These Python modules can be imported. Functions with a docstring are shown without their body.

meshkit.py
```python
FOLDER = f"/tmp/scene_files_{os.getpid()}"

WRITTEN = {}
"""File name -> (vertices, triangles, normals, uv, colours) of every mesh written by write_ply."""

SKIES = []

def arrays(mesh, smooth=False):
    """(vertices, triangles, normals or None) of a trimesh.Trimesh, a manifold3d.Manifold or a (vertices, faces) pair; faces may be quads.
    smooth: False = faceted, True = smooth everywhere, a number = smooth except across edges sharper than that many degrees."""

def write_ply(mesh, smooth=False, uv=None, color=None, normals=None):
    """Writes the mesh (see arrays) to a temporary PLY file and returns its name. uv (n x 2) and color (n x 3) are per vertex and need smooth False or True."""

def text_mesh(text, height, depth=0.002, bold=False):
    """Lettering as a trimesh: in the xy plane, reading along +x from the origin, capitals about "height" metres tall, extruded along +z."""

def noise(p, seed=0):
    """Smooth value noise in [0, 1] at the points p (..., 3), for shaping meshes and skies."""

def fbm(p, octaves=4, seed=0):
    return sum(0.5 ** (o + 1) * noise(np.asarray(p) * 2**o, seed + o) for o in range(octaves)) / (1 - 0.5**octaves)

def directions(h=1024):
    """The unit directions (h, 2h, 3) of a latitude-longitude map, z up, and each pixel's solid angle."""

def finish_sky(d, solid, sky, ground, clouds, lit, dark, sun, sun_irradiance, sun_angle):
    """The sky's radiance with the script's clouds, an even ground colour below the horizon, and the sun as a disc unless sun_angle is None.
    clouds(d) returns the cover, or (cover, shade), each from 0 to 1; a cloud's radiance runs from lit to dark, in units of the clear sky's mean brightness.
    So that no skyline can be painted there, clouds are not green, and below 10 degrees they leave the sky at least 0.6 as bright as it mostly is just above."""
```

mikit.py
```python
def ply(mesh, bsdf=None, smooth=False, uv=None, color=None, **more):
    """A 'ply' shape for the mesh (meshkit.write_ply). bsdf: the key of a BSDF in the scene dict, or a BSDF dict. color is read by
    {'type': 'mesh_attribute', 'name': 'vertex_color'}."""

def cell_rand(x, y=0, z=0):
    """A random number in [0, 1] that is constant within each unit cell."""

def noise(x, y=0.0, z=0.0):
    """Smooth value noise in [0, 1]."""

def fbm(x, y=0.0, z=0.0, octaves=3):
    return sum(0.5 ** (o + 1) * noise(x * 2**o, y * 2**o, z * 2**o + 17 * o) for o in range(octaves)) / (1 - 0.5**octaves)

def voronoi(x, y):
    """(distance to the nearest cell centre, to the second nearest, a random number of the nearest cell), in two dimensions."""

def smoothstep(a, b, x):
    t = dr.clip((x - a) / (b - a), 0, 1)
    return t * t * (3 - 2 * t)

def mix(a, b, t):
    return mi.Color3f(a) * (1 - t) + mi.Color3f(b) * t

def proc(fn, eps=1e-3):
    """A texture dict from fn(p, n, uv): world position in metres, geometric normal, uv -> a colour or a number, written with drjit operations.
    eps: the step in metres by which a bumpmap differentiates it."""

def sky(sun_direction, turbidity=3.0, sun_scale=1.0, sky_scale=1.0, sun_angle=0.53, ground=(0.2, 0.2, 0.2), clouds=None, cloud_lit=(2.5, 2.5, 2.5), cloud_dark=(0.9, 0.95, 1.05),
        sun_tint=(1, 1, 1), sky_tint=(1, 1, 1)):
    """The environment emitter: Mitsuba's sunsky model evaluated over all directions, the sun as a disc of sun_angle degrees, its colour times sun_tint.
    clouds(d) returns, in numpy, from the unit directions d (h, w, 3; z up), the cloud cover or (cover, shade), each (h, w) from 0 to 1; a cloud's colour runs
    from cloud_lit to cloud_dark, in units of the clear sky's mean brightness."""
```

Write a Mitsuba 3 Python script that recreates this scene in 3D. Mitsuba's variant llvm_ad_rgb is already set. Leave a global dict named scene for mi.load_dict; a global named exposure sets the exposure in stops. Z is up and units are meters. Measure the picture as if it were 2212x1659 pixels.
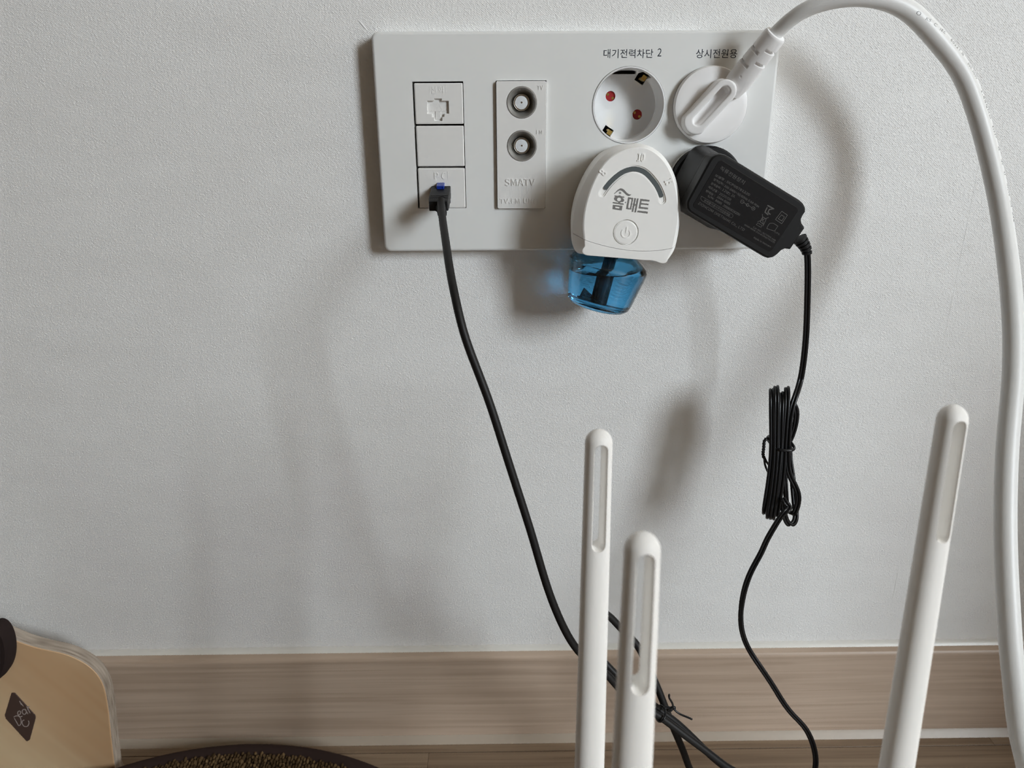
import math, random
import numpy as np, trimesh, manifold3d as m3
import drjit as dr
import mitsuba as mi
import mikit
from mikit import noise, fbm, smoothstep, mix, cell_rand
from shapely.geometry import Polygon, LineString, Point, MultiPolygon
from shapely import affinity, union_all
from scipy.interpolate import CubicSpline

T = mi.ScalarTransform4f
scene, labels = {}, {}

# ------------------------------------------------------------------ camera, light, exposure
W, H, FPX = 2212, 1659, 1661.0
PITCH, YAW, ROLL = math.radians(20.378), math.radians(0.578), math.radians(-0.300)
CAM = np.array([0.0, -471.0, 465.0])                    # millimetres: wall at y = 0, floor at z = 0
fw = np.array([math.sin(YAW) * math.cos(PITCH), math.cos(YAW) * math.cos(PITCH), -math.sin(PITCH)])
r0 = np.cross(fw, [0, 0, 1]); r0 /= np.linalg.norm(r0); u0 = np.cross(r0, fw)
rt = r0 * math.cos(ROLL) + u0 * math.sin(ROLL)
up = u0 * math.cos(ROLL) - r0 * math.sin(ROLL)
scene['camera'] = {
    'type': 'thinlens', 'fov': math.degrees(2 * math.atan(W / 2 / FPX)), 'fov_axis': 'x',
    'aperture_radius': 0.0011, 'focus_distance': 0.44, 'near_clip': 0.01, 'far_clip': 50.0,
    'to_world': T().look_at(origin=(CAM / 1000).tolist(), target=(CAM / 1000 + fw).tolist(), up=up.tolist()),
}
exposure = 1.57
# the daylit casement window behind the camera to its right
WIN_X, WIN_Y, WIN_Z, WIN_W, WIN_H = 2230.0, -2300.0, 1450.0, 860.0, 1150.0
WIN_RADIANCE = (11.7, 12.8, 13.6)


def P(px, py, d):
    """(X, Z) in mm of the point seen at a pixel of the photograph, d mm in front of the wall."""
    r = fw * FPX + rt * (px - W / 2) - up * (py - H / 2)
    t = (-d - CAM[1]) / r[1]
    return np.array([r[0] * t, CAM[2] + r[2] * t])


def P3(px, py, d):
    x, z = P(px, py, d)
    return np.array([x, -d, z])


def proj(p):
    q = np.asarray(p, float) - CAM
    c = q @ fw
    return np.stack([W / 2 + FPX * (q @ rt) / c, H / 2 - FPX * (q @ up) / c], -1)


# ------------------------------------------------------------------ mesh helpers (millimetres)
class Frame:
    """Local axes u, v, n at an origin; u x v = n."""
    def __init__(self, o, u, v):
        self.o, self.u = np.asarray(o, float), np.asarray(u, float) / np.linalg.norm(u)
        n = np.cross(self.u, v); self.n = n / np.linalg.norm(n); self.v = np.cross(self.n, self.u)

    def __call__(self, p):
        p = np.atleast_2d(np.asarray(p, float))
        return self.o + p[:, :1] * self.u + p[:, 1:2] * self.v + p[:, 2:3] * self.n


WALL = Frame([0, 0, 0], [1, 0, 0], [0, 0, 1])           # (X, Z, distance out of the wall)


def wall_at(x, z, d=0.0, rot=0.0):
    c, s = math.cos(math.radians(rot)), math.sin(math.radians(rot))
    return Frame([x, -d, z], [c, 0, s], [-s, 0, c])


def tm(m, frame=None):
    """trimesh in mm from a manifold or trimesh, moved into a frame."""
    if hasattr(m, 'to_mesh'):
        q = m.to_mesh(); m = trimesh.Trimesh(q.vert_properties[:, :3], q.tri_verts, process=False)
    v = np.array(m.vertices, float)
    return trimesh.Trimesh(frame(v) if frame is not None else v, np.array(m.faces), process=False)


def cat(*ms):
    return trimesh.util.concatenate([tm(m) for m in ms])


def mani(m):
    q = m3.Manifold(m3.Mesh(vert_properties=np.asarray(m.vertices, np.float32), tri_verts=np.asarray(m.faces, np.uint32)))
    return q


def ccw(r):
    r = np.asarray(r, float)
    a = (r[:, 0] * np.roll(r[:, 1], -1) - np.roll(r[:, 0], -1) * r[:, 1]).sum()
    return r if a > 0 else r[::-1]


def rings_of(poly):
    out = []
    for g in getattr(poly, 'geoms', [poly]):
        if g.is_empty or g.geom_type != 'Polygon':
            continue
        out.append(ccw(np.array(g.exterior.coords)[:-1]))
        out += [ccw(np.array(i.coords)[:-1])[::-1] for i in g.interiors]
    return out


def ext(poly, h0, h1):
    """manifold: shapely polygon extruded from h0 to h1."""
    cs = m3.CrossSection([r.tolist() for r in rings_of(poly)], m3.FillRule.Positive)
    return m3.Manifold.extrude(cs, h1 - h0).translate([0, 0, h0])


def rect(x0, y0, x1, y1, r=0.0):
    p = Polygon([(x0, y0), (x1, y0), (x1, y1), (x0, y1)])
    return p.buffer(-r).buffer(r, quad_segs=8) if r else p


def box3(x0, y0, z0, x1, y1, z1):
    return m3.Manifold.cube([x1 - x0, y1 - y0, z1 - z0]).translate([x0, y0, z0])


def cyl(r0_, r1_, h0, h1, n=64, x=0.0, y=0.0):
    return m3.Manifold.cylinder(h1 - h0, r0_, r1_, n).translate([x, y, h0])


def resample(ring, n):
    r = np.vstack([ring, ring[:1]]); s = np.r_[0, np.cumsum(np.linalg.norm(np.diff(r, axis=0), axis=1))]
    t = np.linspace(0, s[-1], n, endpoint=False)
    return np.stack([np.interp(t, s, r[:, k]) for k in (0, 1)], 1)


def normals2(r):
    t = np.roll(r, -1, 0) - np.roll(r, 1, 0)
    n = np.stack([t[:, 1], -t[:, 0]], 1)
    return n / np.maximum(np.linalg.norm(n, axis=1, keepdims=True), 1e-9)


def stack(rings3, caps=(True, True)):
    """closed mesh through rings of equal length (each (M,3))."""
    m, v, f = len(rings3[0]), np.vstack(rings3), []
    i = np.arange(m); j = (i + 1) % m
    for k in range(len(rings3) - 1):
        a, b = k * m, (k + 1) * m
        f += [np.stack([a + i, a + j, b + j], 1), np.stack([a + i, b + j, b + i], 1)]
    for end, on in ((0, caps[0]), (len(rings3) - 1, caps[1])):
        if not on:
            continue
        r = rings3[end]; c = r - r.mean(0)
        _, _, vt = np.linalg.svd(c, full_matrices=False)
        q = c @ vt[:2].T
        q = q if (q[:, 0] * np.roll(q[:, 1], -1) - np.roll(q[:, 0], -1) * q[:, 1]).sum() > 0 else q * [1, -1]
        tri = np.asarray(m3.triangulate([q.tolist()], allow_convex=False)).reshape(-1, 3).astype(int)
        nrm = np.cross(r[tri[:, 1]] - r[tri[:, 0]], r[tri[:, 2]] - r[tri[:, 0]]).sum(0)
        out = rings3[-1].mean(0) - rings3[0].mean(0) if end else rings3[0].mean(0) - rings3[-1].mean(0)
        f.append((tri if nrm @ out > 0 else tri[:, ::-1]) + end * m)
    return trimesh.Trimesh(v, np.vstack(f), process=False)


def loft(outline, levels, n=120, frame=None):
    """outline swept through (inset, height) levels; inset may be an array per point. CCW ring, heights rising."""
    r = ccw(np.asarray(outline, float)); r = resample(r, n); nn = normals2(r)
    m = stack([np.column_stack([r - nn * np.reshape(i, (-1, 1)), np.full(n, h)]) for i, h in levels])
    return tm(m, frame)


def lathe(profile, n=64, frame=None):
    """closed solid of revolution; profile (radius, height) from bottom axis to top axis."""
    a = np.arange(n) * 2 * np.pi / n
    m = stack([np.column_stack([max(r, 0.01) * np.cos(a), max(r, 0.01) * np.sin(a), np.full(n, h)]) for r, h in profile])
    return tm(m, frame)


def spline(pts, n, close=False):
    p = np.asarray(pts, float)
    s = np.r_[0, np.cumsum(np.linalg.norm(np.diff(p, axis=0), axis=1) ** 0.6)]
    return CubicSpline(s, p)(np.linspace(0, s[-1], n))


def frames_along(p, wide=None):
    t = np.gradient(p, axis=0); t /= np.linalg.norm(t, axis=1, keepdims=True)
    if wide is not None:
        w = np.broadcast_to(np.asarray(wide, float), p.shape)
        u = w - (w * t).sum(1, keepdims=True) * t
        u /= np.linalg.norm(u, axis=1, keepdims=True)
        return t, u, np.cross(t, u)
    u = np.zeros_like(p)
    a = np.cross(t[0], [0.3, 0.2, 0.9]); u[0] = a / np.linalg.norm(a)
    for k in range(1, len(p)):
        q = u[k - 1] - (u[k - 1] @ t[k]) * t[k]; u[k] = q / np.linalg.norm(q)
    return t, u, np.cross(t, u)


def sweep(p, section, scale=1.0, wide=None, caps=(True, True)):
    """section (M,2) swept along p (N,3)."""
    t, u, v = frames_along(np.asarray(p, float), wide)
    sc = np.broadcast_to(np.reshape(scale, (-1, 1)) if np.ndim(scale) else scale, (len(p), 1))
    sec = ccw(section)
    return stack([p[k] + sc[k] * (sec[:, :1] * u[k] + sec[:, 1:] * v[k]) for k in range(len(p))], caps)


def circle(r, n=20):
    a = np.arange(n) * 2 * np.pi / n
    return np.stack([r * np.cos(a), r * np.sin(a)], 1)


def tube(p, r, n=20, caps=(True, True)):
    return sweep(p, circle(1.0, n), np.broadcast_to(np.asarray(r, float), (len(p),)).copy(), None, caps)


def round_tube(p, r, n=18):
    """tube with rounded ends."""
    r = np.broadcast_to(np.asarray(r, float), (len(p),)).copy()
    t0, t1 = p[0] - p[1], p[-1] - p[-2]
    t0, t1 = t0 / np.linalg.norm(t0), t1 / np.linalg.norm(t1)
    a = np.radians([80, 50, 25])
    q = np.vstack([p[0] + r[0] * np.sin(a)[:, None] * t0, p, p[-1] + r[-1] * np.sin(a[::-1])[:, None] * t1])
    rr = np.r_[r[0] * np.cos(a), r, r[-1] * np.cos(a[::-1])]
    return tube(q, rr, n)


used = {}


def obj(key, mesh, mat, smooth=False, frame=None, **more):
    """one entry of the scene; a taken key gets _001, _002 ... Returns the key."""
    if key in used and not (key in labels and key not in scene):
        used[key] += 1; key = f'{key}_{used[key]:03d}'
    used.setdefault(key, 0)
    m = tm(mesh, frame); m.vertices = m.vertices / 1000.0
    scene[key] = mikit.ply(m, mat, smooth=smooth, **more)
    return key


def thing(key, label, cat_, group=None, kind=None):
    if key in used:
        used[key] += 1; key = f'{key}_{used[key]:03d}'
    used.setdefault(key, 0)
    labels[key] = {'label': label, 'category': cat_}
    if group:
        labels[key]['group'] = group
    return key


def structure(key, mesh, mat, label=None, smooth=False, frame=None):
    k = obj(key, mesh, mat, smooth, frame)
    labels[k] = {'kind': 'structure', 'label': label or key.replace('_', ' '), 'category': key.split('_')[0]}
    return k


def zoomed(x0, y0, s):
    return lambda pts: [(x0 + x / s, y0 + y / s) for x, y in pts]


def on(pts, d):
    return np.array([P(x, y, d) for x, y in pts])


def path3(pts):
    return np.array([P3(x, y, d) for x, y, d in pts])



# ------------------------------------------------------------------ materials
def plastic(color, rough=0.4, spec=0.5, **more):
    c = color if isinstance(color, dict) else {'type': 'rgb', 'value': list(color)}
    return {'type': 'twosided', 'b': {'type': 'principled', 'base_color': c, 'roughness': rough, 'specular': spec, **more}}


def weave_height(p, n, uv):
    """woven emboss of the wallpaper: over-and-under threads about 1.3 mm apart, uneven from thread to thread (a fraction of the bump's scale)"""
    x, z = p.x * 1000 / 1.32, p.z * 1000 / 1.30
    x2 = x + 0.55 * (noise(x * 0.45, z * 0.45, 3.0) - 0.5)
    z2 = z + 0.55 * (noise(x * 0.45, z * 0.45, 9.0) - 0.5)
    knot = dr.cos(math.pi * x2) * dr.cos(math.pi * z2)
    rough = noise(x * 1.7, z * 1.1, 1.0) - 0.5
    wavy = fbm(p.x * 22, p.z * 60, 5.0)
    return 0.5 + 0.26 * knot * (0.45 + 0.9 * noise(x * 0.8, z * 0.8, 7.0)) + 0.42 * rough + 1.1 * wavy


def paper_color(p, n, uv):
    t = fbm(p.x * 25, p.z * 70, 2.0)
    return mix((0.725, 0.722, 0.712), (0.765, 0.765, 0.757), t)


scene['m_wallpaper'] = {'type': 'bumpmap', 'arbitrary': mikit.proc(weave_height, 1.5e-4), 'scale': 0.00022,
                        'bsdf': {'type': 'twosided', 'b': {'type': 'principled', 'base_color': mikit.proc(paper_color), 'roughness': 0.62, 'specular': 0.35}}}


scene['m_paper'] = {'type': 'twosided', 'b': {'type': 'principled', 'base_color': mikit.proc(paper_color), 'roughness': 0.62, 'specular': 0.35}}


def grain(p, tone, dark, light, sx, sz, seed):
    """straight wood grain along x across the coordinate given in tone"""
    t = tone + 0.004 * (fbm(p.x * 5 * sx, tone * 20, seed) - 0.5)
    lines = fbm(p.x * 7 * sx, t * 420 * sz, seed + 3, octaves=4)
    fine = noise(p.x * 30 * sx, t * 1500 * sz, seed + 11)
    pore = smoothstep(0.60, 0.78, noise(p.x * 16 * sx, t * 900 * sz, seed + 23))
    v = dr.clip(0.5 + 1.5 * (lines - 0.5) + 0.25 * (fine - 0.5) - 0.35 * pore, 0, 1)
    return mix(dark, light, v)


def base_color_fn(p, n, uv):
    return grain(p, p.z, (0.40, 0.300, 0.226), (0.50, 0.388, 0.302), 1.0, 0.8, 4.0)


def plank_fn(dark, light, seed):
    return lambda p, n, uv: grain(p, p.y, dark, light, 1.0, 0.8, seed)


scene['m_baseboard'] = plastic(mikit.proc(base_color_fn), 0.42)
for k_, (dk_, lt_) in enumerate((((0.185, 0.130, 0.087), (0.29, 0.215, 0.15)), ((0.195, 0.138, 0.095), (0.30, 0.225, 0.16)), ((0.175, 0.122, 0.081), (0.275, 0.20, 0.138)))):
    scene[f'm_plank_{k_}'] = plastic(mikit.proc(plank_fn(dk_, lt_, 31.0 + 7 * k_)), 0.38)
scene['m_sealant_beige'] = plastic((0.40, 0.335, 0.268), 0.35)
scene['m_sealant'] = plastic((0.66, 0.645, 0.60), 0.3)
scene['m_ceiling'] = plastic((0.40, 0.34, 0.26), 0.8)
scene['m_cream'] = plastic((0.18, 0.122, 0.066), 0.8)
scene['m_window_frame'] = plastic((0.8, 0.8, 0.79), 0.4)
scene['m_plate'] = plastic((0.715, 0.722, 0.712), 0.30)
scene['m_module'] = plastic((0.70, 0.695, 0.68), 0.45)
scene['m_well'] = plastic((0.70, 0.705, 0.71), 0.12)
scene['m_ink'] = plastic((0.018, 0.024, 0.035), 0.5)
scene['m_dark'] = plastic((0.02, 0.02, 0.022), 0.5)
scene['m_red'] = plastic((0.30, 0.018, 0.022), 0.35)
scene['m_brass'] = plastic((0.78, 0.56, 0.18), 0.3, metallic=1.0)
scene['m_nickel'] = plastic((0.47, 0.46, 0.44), 0.38, metallic=0.75)
scene['m_steel'] = plastic((0.78, 0.77, 0.74), 0.18, metallic=1.0)
scene['m_insulator'] = plastic((0.62, 0.64, 0.66), 0.4)
scene['m_device'] = plastic((0.84, 0.835, 0.815), 0.42)
scene['m_device_grey'] = plastic((0.095, 0.11, 0.115), 0.35)
scene['m_logo'] = plastic((0.175, 0.17, 0.165), 0.5)
scene['m_plug'] = plastic((0.77, 0.76, 0.755), 0.42)
scene['m_white_cord'] = plastic((0.70, 0.70, 0.69), 0.42)
scene['m_cord_print'] = plastic((0.13, 0.13, 0.13), 0.5)
scene['m_antenna'] = plastic((0.80, 0.785, 0.76), 0.55)
scene['m_black'] = plastic((0.0060, 0.0062, 0.0070), 0.48, 0.30)
scene['m_black_gloss'] = plastic((0.006, 0.0065, 0.008), 0.3, 0.4)
scene['m_black_cable'] = plastic((0.0075, 0.0068, 0.0068), 0.5, 0.3)
scene['m_adapter_print'] = plastic((0.066, 0.063, 0.06), 0.55)
scene['m_blue'] = plastic((0.008, 0.03, 0.26), 0.2)
scene['m_wick'] = plastic((0.022, 0.018, 0.016), 0.6)
scene['m_binding'] = plastic((0.030, 0.017, 0.015), 0.8, 0.25)
scene['m_tag'] = plastic((0.065, 0.038, 0.030), 0.6)
scene['m_tag_ink'] = plastic((0.38, 0.32, 0.30), 0.6)
scene['m_felt'] = plastic((0.022, 0.014, 0.013), 0.9, 0.2)


def birch_fn(p, n, uv):
    """pale birch face with broad warm figure running down to the right"""
    a = p.x * 0.80 + p.z * 0.60
    t = fbm(a * 16 + 1.5 * fbm(p.x * 9, p.z * 9, 2.0), p.z * 1.2, 6.0)
    fine = noise(a * 260, (p.x - p.z) * 9, 8.0)
    v = dr.clip(0.5 + 1.6 * (t - 0.5) + 0.12 * (fine - 0.5), 0, 1)
    return mix((0.52, 0.30, 0.155), (0.72, 0.55, 0.345), v)


def ply_edge_fn(p, n, uv):
    """the plies seen on the sawn edge: layers about 1.3 mm thick"""
    k = p.y * 1000 / 1.3
    v = 0.5 * noise(k * 2.2, p.x * 30, p.z * 30) + 0.5 * noise(k * 1.0, p.x * 110, p.z * 110)
    return mix((0.22, 0.175, 0.138), (0.47, 0.40, 0.33), dr.clip(0.5 + 1.6 * (v - 0.5), 0, 1))


scene['m_birch'] = plastic(mikit.proc(birch_fn), 0.5)
scene['m_ply_edge'] = plastic(mikit.proc(ply_edge_fn), 0.7)
scene['m_carpet'] = {'type': 'twosided', 'b': {'type': 'principled', 'base_color': {'type': 'mesh_attribute', 'name': 'vertex_color'}, 'roughness': 0.95, 'specular': 0.1}}
BLUE = {'type': 'rgb', 'value': [0.36, 0.73, 0.95]}
scene['m_bottle'] = {'type': 'dielectric', 'int_ior': 1.50, 'ext_ior': 1.0, 'specular_transmittance': BLUE}
scene['m_cavity'] = {'type': 'dielectric', 'int_ior': 1.0, 'ext_ior': 1.50}
scene['m_liquid'] = {'type': 'dielectric', 'int_ior': 1.36, 'ext_ior': 1.50, 'specular_transmittance': {'type': 'rgb', 'value': [0.90, 0.96, 0.99]}}


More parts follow.
